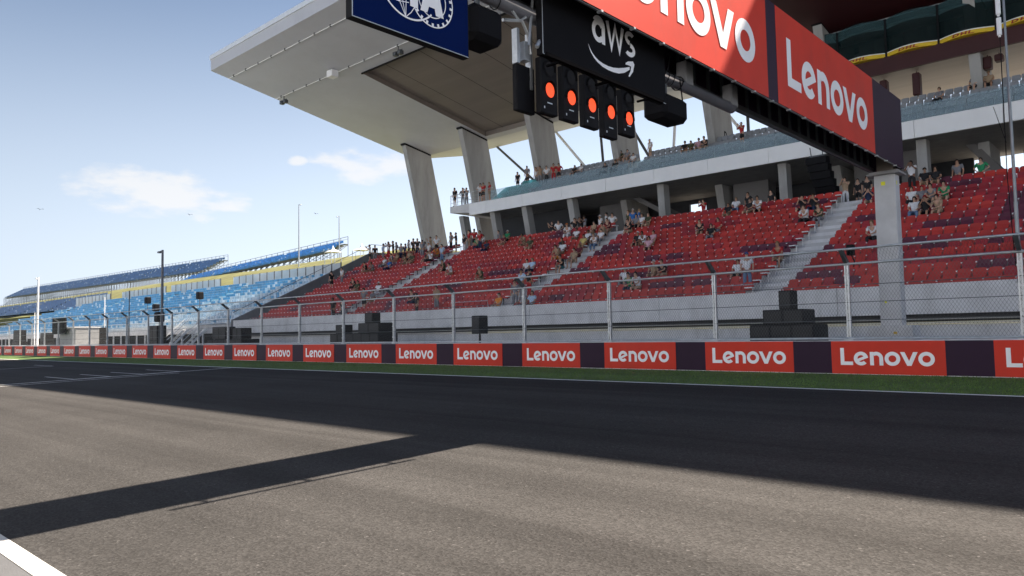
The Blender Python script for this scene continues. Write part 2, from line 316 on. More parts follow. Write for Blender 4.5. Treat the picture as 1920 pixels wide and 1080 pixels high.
# ------------------------------------------------------------------ trackside wall: blocks with sponsor panels
PITCH = 3.85
def wall_block(k):
    x1 = -0.78 - PITCH * k; x0 = x1 - 2.81                      # red part; plum part to its left
    zb, zt = S_ * 21.2, 1.43
    return x0, x1, zb, zt
pr = None; wall_label = lambda k: ('red sponsor wall panel cut by the right edge of the photo' if k == 0 else 'red sponsor wall panel standing below the concrete gantry pillar' if k == 1 else 'red sponsor wall panel, %s from the right along the grass' % ordn(k + 1))
for k in range(0, 42):
    x0, x1, zb, zt = wall_block(k)
    if pr is None or True:
        b = thing('barrier_block', (x0, 21.2 + (.004 * ((k * 7) % 5 - 2) if k else 0), zb + (.003 * ((k * 5) % 4 - 2) if k else 0)), wall_label(k) if k < 30 else 'small distant red sponsor wall panel, %s from the right end' % ordn(k + 1), 'barrier', 'sponsor wall along the grass')
        if pr is None:
            pr = b
            m1 = MB().bbox(x0 - PITCH + 2.83, x1 - .01, 21.2, 21.42, zb - .02, zt, .012); m1.build('wall', M_CONC, b)
            rp_ = MB().box(x0, x1 - .004, 21.188, 21.2, zb + .02, zt - .015).build('sponsor_panel', M_SIGNR, b)
            MB().box(x0 - 1.066, x0 - .002, 21.19, 21.2, zb + .02, zt - .015).build('divider_panel', M_SIGNP, b)
            place(LOGO, (x0 + .24, 21.185, zb + .255), (1, 0, 0), (0, 0, 1), .465, MB()).build('lettering', M_SIGNW, rp_, fix=False)
        else:
            for ch in pr.children:
                c = ch.copy(); C.objects.link(c); c.parent = b
                for gch in ch.children: d = gch.copy(); C.objects.link(d); d.parent = c

# ------------------------------------------------------------------ debris fence
fence = thing('debris_fence', (-3, 21.5, .51), 'tall galvanised debris fence of wire mesh above the red sponsor wall', 'fence')
NP = 34
post0 = arm0 = None
fx = [-3 - 4.03 * i for i in range(-1, NP)]
for x in fx:
    if post0 is None:
        m = MB().box(x - .055, x - .02, 21.45, 21.55, 1.44, 3.6).box(x + .02, x + .055, 21.45, 21.55, 1.44, 3.6).box(x - .02, x + .02, 21.48, 21.52, 1.44, 3.6).box(x - .1, x + .1, 21.42, 21.6, 1.435, 1.455)
        for z in (1.7, 2.2, 2.7, 3.2): m.box(x - .065, x + .065, 21.43, 21.449, z, z + .05)
        post0 = m.build('post', M_STEEL, fence)
        a = MB().prism([(x - .05, 21.44, 3.55), (x - .05, 21.56, 3.62), (x - .05, 21.10, 3.96), (x - .05, 21.02, 3.90)], (.1, 0, 0)); arm0 = a.build('arm', M_STEELD, post0); px0 = x
    else:
        c = post0.copy(); C.objects.link(c); c.location.x = post0.location.x + (x - px0)
        d = arm0.copy(); C.objects.link(d); d.parent = c
x0, x1 = fx[-1], fx[0]
for nm, Y, Z, r in (('top_rail', 21.06, 3.93, .032), ('upper_rail', 21.45, 3.55, .034), ('lower_rail', 21.42, 1.485, .030)): MB().tube([(x0, Y, Z), (x1, Y, Z)], r, 8).build(nm, M_STEEL, fence, smooth=True)
for Z in (1.98, 2.48, 2.96): MB().tube([(x0, 21.46, Z), (x1, 21.46, Z)], .011, 6).build('tension_cable', M_STEELD, fence)
mm = bpy.data.materials.new('wire_mesh'); mm.use_nodes = True; n = mm.node_tree; n.nodes.clear(); L = n.links.new
o_ = n.nodes.new('ShaderNodeOutputMaterial'); t_ = n.nodes.new('ShaderNodeBsdfTransparent'); p_ = n.nodes.new('ShaderNodeBsdfPrincipled'); x_ = n.nodes.new('ShaderNodeMixShader')
p_.inputs['Base Color'].default_value = (.09, .095, .10, 1); p_.inputs['Metallic'].default_value = .4; p_.inputs['Roughness'].default_value = .5
ge = n.nodes.new('ShaderNodeNewGeometry'); sp = n.nodes.new('ShaderNodeSeparateXYZ'); L(ge.outputs['Position'], sp.inputs[0])
acc = None
for sgn in (1, -1):
    a1 = n.nodes.new('ShaderNodeMath'); a1.operation = 'MULTIPLY_ADD'; a1.inputs[1].default_value = sgn * .62; L(sp.outputs['Z'], a1.inputs[0]); L(sp.outputs['X'], a1.inputs[2])
    a2 = n.nodes.new('ShaderNodeMath'); a2.operation = 'DIVIDE'; a2.inputs[1].default_value = .085; L(a1.outputs[0], a2.inputs[0])
    a3 = n.nodes.new('ShaderNodeMath'); a3.operation = 'FRACT'; L(a2.outputs[0], a3.inputs[0])
    a4 = n.nodes.new('ShaderNodeMath'); a4.operation = 'LESS_THAN'; a4.inputs[1].default_value = .07; L(a3.outputs[0], a4.inputs[0])
    if acc is None: acc = a4
    else:
        a5 = n.nodes.new('ShaderNodeMath'); a5.operation = 'MAXIMUM'; L(acc.outputs[0], a5.inputs[0]); L(a4.outputs[0], a5.inputs[1]); acc = a5
L(acc.outputs[0], x_.inputs['Fac']); L(t_.outputs[0], x_.inputs[1]); L(p_.outputs[0], x_.inputs[2]); L(x_.outputs[0], o_.inputs['Surface'])
MB().quad((x0, 21.455, 1.47), (x1, 21.455, 1.47), (x1, 21.455, 3.55), (x0, 21.455, 3.55)).quad((x0, 21.44, 3.57), (x1, 21.44, 3.57), (x1, 21.06, 3.92), (x0, 21.06, 3.92)).build('wire_mesh', mm, fence, fix=False)
# small camera on a fence post
pc = thing('track_camera', (-6.88, 21.4, 3.7), 'small black camera box with an orange label on top of the fence post', 'camera')
MB().bbox(-6.97, -6.79, 21.33, 21.52, 3.78, 4.08, .012).build('housing', M_BLACK, pc); MB().tube([(-6.86, 21.43, 3.78), (-6.80, 21.45, 3.60), (-6.83, 21.45, 3.45)], .018, 6).build('bracket', M_BLACK, pc)
MB().box(-6.92, -6.84, 21.322, 21.329, 3.93, 3.97).build('label', mat('orange_label', (.8, .16, .02), .5, emit=(.8, .16, .02), estr=.0), pc)
# mast beside the fence
ms = thing('antenna_mast', (-3.07, 21.68, .51), 'tall thin grey mast with white antenna cylinders at the right edge', 'mast')
MB().tube([(-3.04, 21.68, .51), (-3.04, 21.68, 4.8)], .045, 10).tube([(-3.04, 21.68, 4.8), (-3.04, 21.68, 7.6)], .036, 10).tube([(-3.04, 21.68, 7.6), (-3.04, 21.68, 12.5)], .027, 10).box(-3.1, -2.98, 21.6, 21.74, 2.8, 2.9).build('pole', mat('mast_grey', (.22, .24, .26), .4, .1, 4, metal=.5), ms, smooth=False)
for z in (9.02, 9.55, 10.1, 10.65): MB().tube([(-3.16, 21.66, z), (-3.16, 21.66, z + .44)], .055, 14).tube([(-3.16, 21.66, z - .05), (-3.16, 21.66, z)], .03, 8).build('antenna', M_WHITE, ms)
MB().tube([(-3.16, 21.7, 12), (-3.165, 21.7, 8.2), (-3.19, 21.74, 5.4), (-3.12, 21.72, 3.2)], .012, 6).tube([(-3.16, 21.7, 6.3), (-3.42, 21.9, 7.3)], .008, 5).build('cable', M_BLACK, ms)

# ------------------------------------------------------------------ pit building on the near side of the track, behind the photographer; unseen, added to bounce sunlight onto the stand
pb_ = thing('pit_building', (-30, -16, -.3), 'unseen long white pit building facing the grandstand across the track', 'building')
PX0, PX1 = -190, 110
m = MB().box(PX0, PX1, -34, -16.4, 4.4, 17.5).box(PX0, PX1, -34, -19, -.4, 4.4); x = PX0
while x < PX1: m.box(x, x + 1.2, -19, -16.4, -.4, 4.4); x += 6
m.build('walls', mat('pit_pale_cladding', (.66, .74, .86), .6, .05, .5), pb_)
MB().box(PX0 - 1, PX1 + 1, -35, -15.2, 17.5, 18.1).build('roof', M_WHITE, pb_)
m = MB(); x = PX0 + 1.5
while x < PX1 - 5: m.box(x, x + 4.4, -16.4, -16.36, 6.0, 8.2).box(x, x + 4.4, -16.4, -16.36, 11.6, 13.6); x += 6
m.build('window_band', mat('pit_window', (.03, .04, .05), .2, .1, 1), pb_)
m = MB().tube([(PX0, -15.6, 10.3), (PX1, -15.6, 10.3)], .04, 6).box(PX0, PX1, -16.38, -15.5, 9.0, 9.2).build('terrace', M_CONC, pb_)

# ------------------------------------------------------------------ grandstand
gs = thing('grandstand', (-30, 30.4, .51), 'large concrete grandstand of red seats under a white cantilever roof', 'grandstand')
XL, XR = -60.0, 16.0
def F(i): return 2.76 + .375 * min(i, 6) + .435 * max(0, i - 6)
def Yr(i): return 31.29 + .88 * i
AIS = [(-46.6, -45.4), (-30.2, -28.8), (-14.5, -13.1)]
t = MB()
for i in range(16):
    y0 = Yr(i) - .75; y1 = Yr(i) + .13; t.box(XL, XR, y0, (y1 if i < 15 else y1 + .02), F(i) - .5, F(i))
t.build('seating_terrace', M_CONC, gs)
M_AISLE = mat('aisle_concrete', (.52, .52, .52), .85, .1, 2, .2, 25, dirt=.15)
for (ax0, ax1) in AIS:                                           # half risers in the aisles
    a = MB()
    for i in range(15): a.box(ax0 + .03, ax1 - .03, Yr(i) - .30, Yr(i) + .13, F(i) + .003, (F(i) + F(i + 1)) / 2)
    a.build('aisle_stairs', M_AISLE, gs)
p = MB(); jx = [XL, -50.9, -42.8, -34.7, -26.5, -18.4, -10.3, -2.2, 5.9, XR]
for i in range(len(jx) - 1): p.bbox(jx[i] + .008, jx[i + 1] - .008, 30.22, 30.5, 2.22, 3.33, .012)
p.build('parapet', M_CONC, gs)
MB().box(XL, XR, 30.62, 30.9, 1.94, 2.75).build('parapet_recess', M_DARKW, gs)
MB().box(XL, XR, 30.0, 30.6, 1.86, 1.93).box(XL, XR, 30.25, 30.5, 2.02, 2.07).build('ledge', mat('ledge_concrete', (.5, .48, .44), .8, .1, 2, dirt=.2), gs)
MB().box(XL, XR, 30.12, 30.88, .4, 1.845).build('lower_wall', M_CONC, gs)
# sloping end wall
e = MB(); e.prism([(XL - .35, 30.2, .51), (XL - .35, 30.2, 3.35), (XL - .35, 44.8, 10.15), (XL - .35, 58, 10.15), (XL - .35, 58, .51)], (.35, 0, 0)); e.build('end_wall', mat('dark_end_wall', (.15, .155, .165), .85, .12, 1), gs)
MB().tube([(XL - .17, 30.3, 4.0), (XL - .17, 44.8, 10.95), (XL - .17, 50, 10.95)], .025, 6).build('end_wall_handrail', M_STEELD, gs)
hm = MB()
for i in range(9):
    y = 31 + i * 1.7; z = 3.35 + (y - 30.2) * .466; hm.tube([(XL - .17, y, z), (XL - .17, y, z + .66)], .015, 5)
hm.build('handrail_posts', M_STEELD, gs)
for xa, xb in ((-48.6, -45.9), (-33.3, -30.0), (-16.0, -12.6)):
    MB().tube([(xa, 30.62, 3.3), (xa + .1, 30.62, 3.72), (xb - .1, 30.62, 3.72), (xb, 30.62, 3.3)], .022, 6).build('front_handrail', M_STEEL, gs)
# concourse behind the top row
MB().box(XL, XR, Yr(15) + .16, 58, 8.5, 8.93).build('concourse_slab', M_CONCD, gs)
cw = MB()
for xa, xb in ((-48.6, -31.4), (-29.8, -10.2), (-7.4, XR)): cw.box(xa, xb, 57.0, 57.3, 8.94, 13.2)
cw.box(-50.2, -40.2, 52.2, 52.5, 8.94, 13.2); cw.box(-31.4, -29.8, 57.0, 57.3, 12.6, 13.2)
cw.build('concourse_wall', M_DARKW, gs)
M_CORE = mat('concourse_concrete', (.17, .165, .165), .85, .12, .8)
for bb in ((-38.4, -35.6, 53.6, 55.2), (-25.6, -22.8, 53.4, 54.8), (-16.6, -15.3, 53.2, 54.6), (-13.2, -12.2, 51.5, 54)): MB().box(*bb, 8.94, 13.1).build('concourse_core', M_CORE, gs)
MB().prism([(-34.5, 52.6, 13.1), (-34.5, 55.4, 13.1), (-28.2, 55.4, 9.4), (-28.2, 52.6, 9.4)], (0, 0, .42)).build('stair_flight', M_CORE, gs)
MB().prism([(-9.9, 52.6, 13.1), (-9.9, 56.8, 13.1), (-8.4, 56.8, 11.0), (-8.4, 52.6, 11.0)], (.5, 0, .1)).build('stair_flight', M_CORE, gs)
for k, x in enumerate((-50.8, -46.7, -42.8, -37.7, -29.35, -19.9, -11.4, -2.9)):
    hh = .28; MB().prism([(x - hh, 49.2, 8.94), (x + hh, 49.2, 8.94), (x + hh, 50.0, 8.94), (x - hh, 50.0, 8.94)], (0, -.9 if k < 4 else -.3, 4.1)).build('concourse_column', M_PILLAR, gs)
# grey accessible seats standing on the concourse edge are things of their own (below)
# balcony
BX0, BX1 = -49.2, XR
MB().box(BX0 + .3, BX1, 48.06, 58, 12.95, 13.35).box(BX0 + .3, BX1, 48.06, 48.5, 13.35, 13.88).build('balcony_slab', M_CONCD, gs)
st = MB()
for j in range(4): st.box(-47.6, BX1, 48.95 + .85 * j, 49.8 + .85 * j + (.3 if j == 3 else 0), 13.36, 13.9 + .6 * j)
st.build('balcony_steps', M_CONC, gs)
fm = [BX0] + [-47.0 + 4.44 * i for i in range(14)] + [BX1]
fa = MB()
for i in range(len(fm) - 1): fa.bbox(fm[i] + .012, fm[i + 1] - .012, 47.86, 48.05, 12.86, 13.9, .01)
fa.box(BX0, BX1, 47.87, 48.05, 13.905, 13.93); fa.build('balcony_fascia', M_WHITE, gs)
gb_ = MB(); gx = -46.5
while gx < BX1 - 2: gb_.box(gx + .015, gx + 2.2, 47.98, 48.0, 13.93, 14.85); gx += 2.22
gb_.build('glass_balustrade', glass('balustrade_glass', (.32, .42, .49), .30), gs)
# open platform at the left end of the balcony
sl = MB(); sl.prism([(-51.9, 47.95, 13.42), (-51.9, 47.95, 14.0), (-46.8, 47.95, 14.0), (-46.8, 47.95, 13.1), (-49.5, 47.95, 13.15)], (0, 9, 0)); sl.build('end_platform', M_CONC, gs)
rl = MB()
for x in (-51.85, -50.9, -49.95, -49.0, -48.05, -47.1): rl.tube([(x, 48.0, 14.0), (x, 48.0, 15.08)], .025, 6)
for x in (49.5, 51, 52.5): rl.tube([(-51.85, x, 14.0), (-51.85, x, 15.08)], .025, 6)
rl.tube([(-51.85, 53, 15.08), (-51.85, 48.0, 15.08), (-46.2, 48.0, 15.08)], .028, 6)
for z in (14.35, 14.7): rl.tube([(-51.85, 53, z), (-51.85, 48.0, z), (-47, 48, z)], .010, 5)
rl.build('platform_railing', M_STEEL, gs)
MB().prism([(-47.2, 48.6, 14.01), (-45.2, 48.6, 15.0), (-43.4, 48.6, 15.0), (-41.9, 48.6, 14.01)], (0, .05, 0)).prism([(-45.6, 49.9, 14.01), (-44.2, 49.9, 15.6), (-42.8, 49.9, 15.6), (-41.2, 49.9, 14.01)], (0, .05, 0)).build('stair_glass', glass('green_glass', (.10, .33, .33), .55), gs)
# roof: front edge z 25.96, soffit falls to the keel, then rises to the rear edge
RX0, RX1 = -64.0, 18.0
def sofz(Y): return 25.96 - .178 * (Y - 30.03) if Y <= 53.8 else 21.73 + (Y - 53.8) * .215
RY0, RK, RB = 30.03, 53.8, 61.2
QX, QY0, QY1 = -51.9, 37.8, 53.0
roof = MB()
def sq(xa, xb, ya, yb, up=0): roof.quad((xa, ya, sofz(ya) + up), (xb, ya, sofz(ya) + up), (xb, yb, sofz(yb) + up), (xa, yb, sofz(yb) + up))
sq(RX0, RX1, RY0, QY0); sq(RX0, QX, QY0, QY1); sq(RX0, RX1, QY1, RK); sq(RX0, RX1, RK, RB)
roof.quad((RX0, RY0, 25.96), (RX1, RY0, 25.96), (RX1, RY0 - .02, 27.3), (RX0, RY0 - .02, 27.3))
roof.quad((RX0, RY0 - .02, 27.3), (RX1, RY0 - .02, 27.3), (RX1, 70, 26.5), (RX0, 70, 26.5)); roof.quad((RX0, RB, sofz(RB)), (RX1, RB, sofz(RB)), (RX1, 70, 26.5), (RX0, 70, 26.5))  # unseen rear overhang, lengthened to block sun from the pillars
for x in (RX0, RX1): roof.add([(x, RY0, 25.96), (x, RK, sofz(RK)), (x, RB, sofz(RB)), (x, 70, 26.5), (x, RY0 - .02, 27.3)], [(0, 1, 2, 3, 4)])
rf = roof.build('roof', M_SOFFIT, gs, fix=False)
rc = MB(); UP = .45
rc.quad((QX, QY0, sofz(QY0) + UP), (RX1, QY0, sofz(QY0) + UP), (RX1, QY1, sofz(QY1) + UP), (QX, QY1, sofz(QY1) + UP))
rc.quad((QX, QY0, sofz(QY0)), (QX, QY1, sofz(QY1)), (QX, QY1, sofz(QY1) + UP), (QX, QY0, sofz(QY0) + UP)); rc.quad((QX, QY0, sofz(QY0)), (RX1, QY0, sofz(QY0)), (RX1, QY0, sofz(QY0) + UP), (QX, QY0, sofz(QY0) + UP)); rc.quad((QX, QY1, sofz(QY1)), (RX1, QY1, sofz(QY1)), (RX1, QY1, sofz(QY1) + UP), (QX, QY1, sofz(QY1) + UP))
for xx in (-49.5, -45.1, -40.7, -36.3, -31.9, -27.5, -23.1, -18.7): rc.quad((xx, QY0 + .02, sofz(QY0 + .02) + UP - .012), (xx + .05, QY0 + .02, sofz(QY0 + .02) + UP - .012), (xx + .05, QY1 - .02, sofz(QY1 - .02) + UP - .012), (xx, QY1 - .02, sofz(QY1 - .02) + UP - .012), mi=1)
rc.box(QX, RX1, QY0 - .12, QY0 - .002, sofz(QY0) - .10, sofz(QY0) + .02, 1)
rc.build('soffit_recess', [M_SOFDK, M_BLACK], rf, fix=False)
MB().box(RX0, RX1, RY0 - .10, RY0 - .03, 26.95, 27.34).box(RX0 - .06, RX0 - .005, RY0 - .1, RB, 26.95, 27.34).build('roof_edge_trim', mat('trim_pale', (.66, .70, .74), .5, .04, 1), rf)
for Y in (31.6, 36.35):                                          # cable trays with clips
    z = sofz(Y) - .10; mt_ = MB().tube([(RX0 + .2, Y, z), (RX1, Y, z)], .035, 6); x = RX0 + 1.2
    while x < -10: mt_.box(x - .05, x + .05, Y - .06, Y + .06, z - .07, z + .12, 1); x += 2.2
    mt_.build('cable_tray', [M_WHITE, M_STEELD], rf)
MB().bbox(-54.2, -53.4, 35.7, 36.4, sofz(36.1) - .62, sofz(36.1) - .02, .03).build('junction_box', M_WHITE, rf)
for x in (-62.4, -45.2, -28):
    z = sofz(36.4); MB().tube([(x, 36.4, z), (x, 36.4, z - .55)], .05, 6).tube([(x - .5, 36.4, z - .5), (x + .5, 36.4, z - .5)], .04, 6).bbox(x - .5, x - .15, 36.2, 36.6, z - .85, z - .52, .03).bbox(x + .1, x + .45, 36.2, 36.6, z - .85, z - .52, .03).build('floodlight', M_STEELD, rf)
# raking blade pillars under the keel, with a seat letter on two of them
def pil(k):
    x = -61.5 + 8.78 * k; hw = .3
    m = MB().prism([(x - hw, 50.15, sofz(50.15) - .12), (x - hw, 53.75, sofz(53.75) - .12), (x - hw, 56.9, 8.6), (x - hw, 53.6, 8.6)], (2 * hw, 0, 0))
    o = m.build('roof_pillar', M_PILLAR, gs)
    MB().prism([(x - hw - .05, 50.0, sofz(50.0) - .16), (x - hw - .05, 53.7, sofz(53.7) - .16), (x - hw - .05, 53.7, sofz(53.7) + .0), (x - hw - .05, 50.0, sofz(50.0) + .0)], (2 * hw + .1, 0, 0)).build('bearing_plate', M_BLACK, o)
    return o, x + hw
for k in range(9):
    o, fx_ = pil(k)
    gl = None
    if k == 4: gl = poly((0, 0), (.16, 0), (.16, 1), (0, 1)) + arc(.2, .68, .34, .32, -90, 90, .15, 14) + poly((.14, .85), (.22, .85), (.22, 1), (.14, 1)) + poly((.14, .36), (.22, .36), (.22, .51), (.14, .51))
    if k == 5: gl = arc(.4, .5, .42, .5, 40, 320, .15, 24) + poly((.42, .36), (.80, .36), (.80, .5), (.42, .5)) + poly((.66, .14), (.80, .2), (.80, .40), (.66, .40))
    if gl: place(gl, (fx_ + .006, 53.2, 16.4), (0, 1, 0), (0, 0, 1), .85, MB()).build('letter', M_SIGNK, o, fix=False)
# V struts from the rear roof edge down behind the balcony
for xa, xb, zb, dk_ in ((-57.7, -50.1, 18.3, 1), (-49.0, -42.4, 17.6, 0), (-43.3, -40.4, 17.4, 1), (-40.3, -34.9, 16.7, 1), (-34.5, -32.9, 17.2, 0), (-31.0, -25.6, 16.8, 0), (-27.6, -25.9, 17.6, 1), (-22.0, -16.5, 16.8, 1), (-18.6, -17.0, 17.4, 0)):
    ta = Vector((xa, 60.8, sofz(60.8) - .05)); tb = Vector((xb, 57.2, zb)); MB().tube([ta, ta + (tb - ta) * 1.45], .13, 8).build('rear_strut', M_STEELD if dk_ else M_WHITE, gs)
# hospitality level under the roof at the right: red cladding, bowed glass, cream ceiling
HX0 = -19.4
MB().box(HX0, XR, 50.9, 51.1, 18.1, 19.15).box(HX0, XR, 51.12, 60, 18.55, 19.15).build('hospitality_floor', M_REDFAS, gs)
cc = MB(); cc.quad((HX0, 51.1, 18.12), (XR, 51.1, 18.12), (XR, 60, 18.52), (HX0, 60, 18.52)); cc.build('cream_ceiling', M_CREAM, gs, fix=False)
MB().quad((HX0, 33, sofz(33) - .25), (XR, 33, sofz(33) - .25), (XR, 52.5, sofz(52.5) - .1), (HX0, 52.5, sofz(52.5) - .1)).box(HX0 - .1, HX0 - .02, 33, 33.1, sofz(33) - .25, sofz(33)).build('red_soffit', M_REDFAS, gs, fix=False)
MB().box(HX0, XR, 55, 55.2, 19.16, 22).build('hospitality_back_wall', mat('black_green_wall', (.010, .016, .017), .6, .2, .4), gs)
bx = [-19.6 + 3.0 * i for i in range(12)]
pg, tg, yl = MB(), MB(), MB()
def bow(u): return .55 * math.sin(math.pi * u)
for i in range(11):
    for j in range(10):
        u0, u1 = j / 10, (j + 1) / 10; xa, xb = bx[i] + 3 * u0, bx[i] + 3 * u1; ya, yb = 51.0 - bow(u0), 51.0 - bow(u1)
        pg.quad((xa, ya, 19.42), (xb, yb, 19.42), (xb, yb, 20.95), (xa, ya, 20.95)); tg.quad((xa, ya, 20.95), (xb, yb, 20.95), (xb, yb, 21.62), (xa, ya, 21.62))
        yl.add([(xa, ya - .02, 19.12), (xb, yb - .02, 19.12), (xb, yb - .02, 19.40), (xa, ya - .02, 19.40), (xa, ya + .05, 19.40), (xb, yb + .05, 19.40)], [(0, 1, 2, 3)]); yl.add([(xa, ya - .035, 19.36), (xb, yb - .035, 19.36), (xb, yb - .035, 19.42), (xa, ya - .035, 19.42)], [(0, 1, 2, 3)], 1)
        yl.add([(xa, ya - .02, 19.12), (xb, yb - .02, 19.12), (xb, 51.05, 19.12), (xa, 51.05, 19.12)], [(0, 1, 2, 3)])
pgo = pg.build('bay_glass', glass('dark_bay_glass', (.008, .02, .022), .8, .03), gs, fix=False); tg.build('glass_top_band', glass('teal_glass', (.05, .11, .125), .6, .04), pgo, fix=False)
MB().tube([(HX0, 50.95, 21.66), (XR, 50.95, 21.66)], .03, 6).build('glass_top_rail', M_STEEL, pgo)
ylo = yl.build('sponsor_band', [M_YEL, M_WHITE], gs, fix=False)
DHL = poly((0, 0), (.2, 0), (.2, 1), (0, 1)) + arc(.2, .5, .6, .5, -90, 90, .2, 16) + poly((1.0, 0), (1.2, 0), (1.2, 1), (1.0, 1)) + poly((1.5, 0), (1.7, 0), (1.7, 1), (1.5, 1)) + poly((1.2, .4), (1.5, .4), (1.5, .6), (1.2, .6)) + poly((1.9, 0), (2.1, 0), (2.1, 1), (1.9, 1)) + poly((2.1, 0), (2.6, 0), (2.6, .2), (2.1, .2))
dm = MB()
for i in range(11):
    for q in DHL:
        vs3 = []
        for (a_, b_) in q:
            u = .28 + a_ * .15 + (b_ - .5) * .02; vs3.append((bx[i] + 3 * u, 51.0 - bow(u) - .045, 19.155 + b_ * .19))
        dm.add(vs3, [tuple(range(len(vs3)))])
dm.build('lettering', mat('sign_dark_red', (.30, .012, .01), .5, .05), ylo, fix=False)
for x in bx: MB().box(x - .06, x + .06, 50.93, 51.08, 19.15, 21.7).build('bay_post', M_BLACK, gs)
for x in (-14.7, -13.6, -11.5, -10.55): MB().box(x, x + .65, 52.4, 52.45, 19.3, 21.0).build('window_screen', mat('pale_screen', (.12, .145, .15), .6, .1, 1), gs)
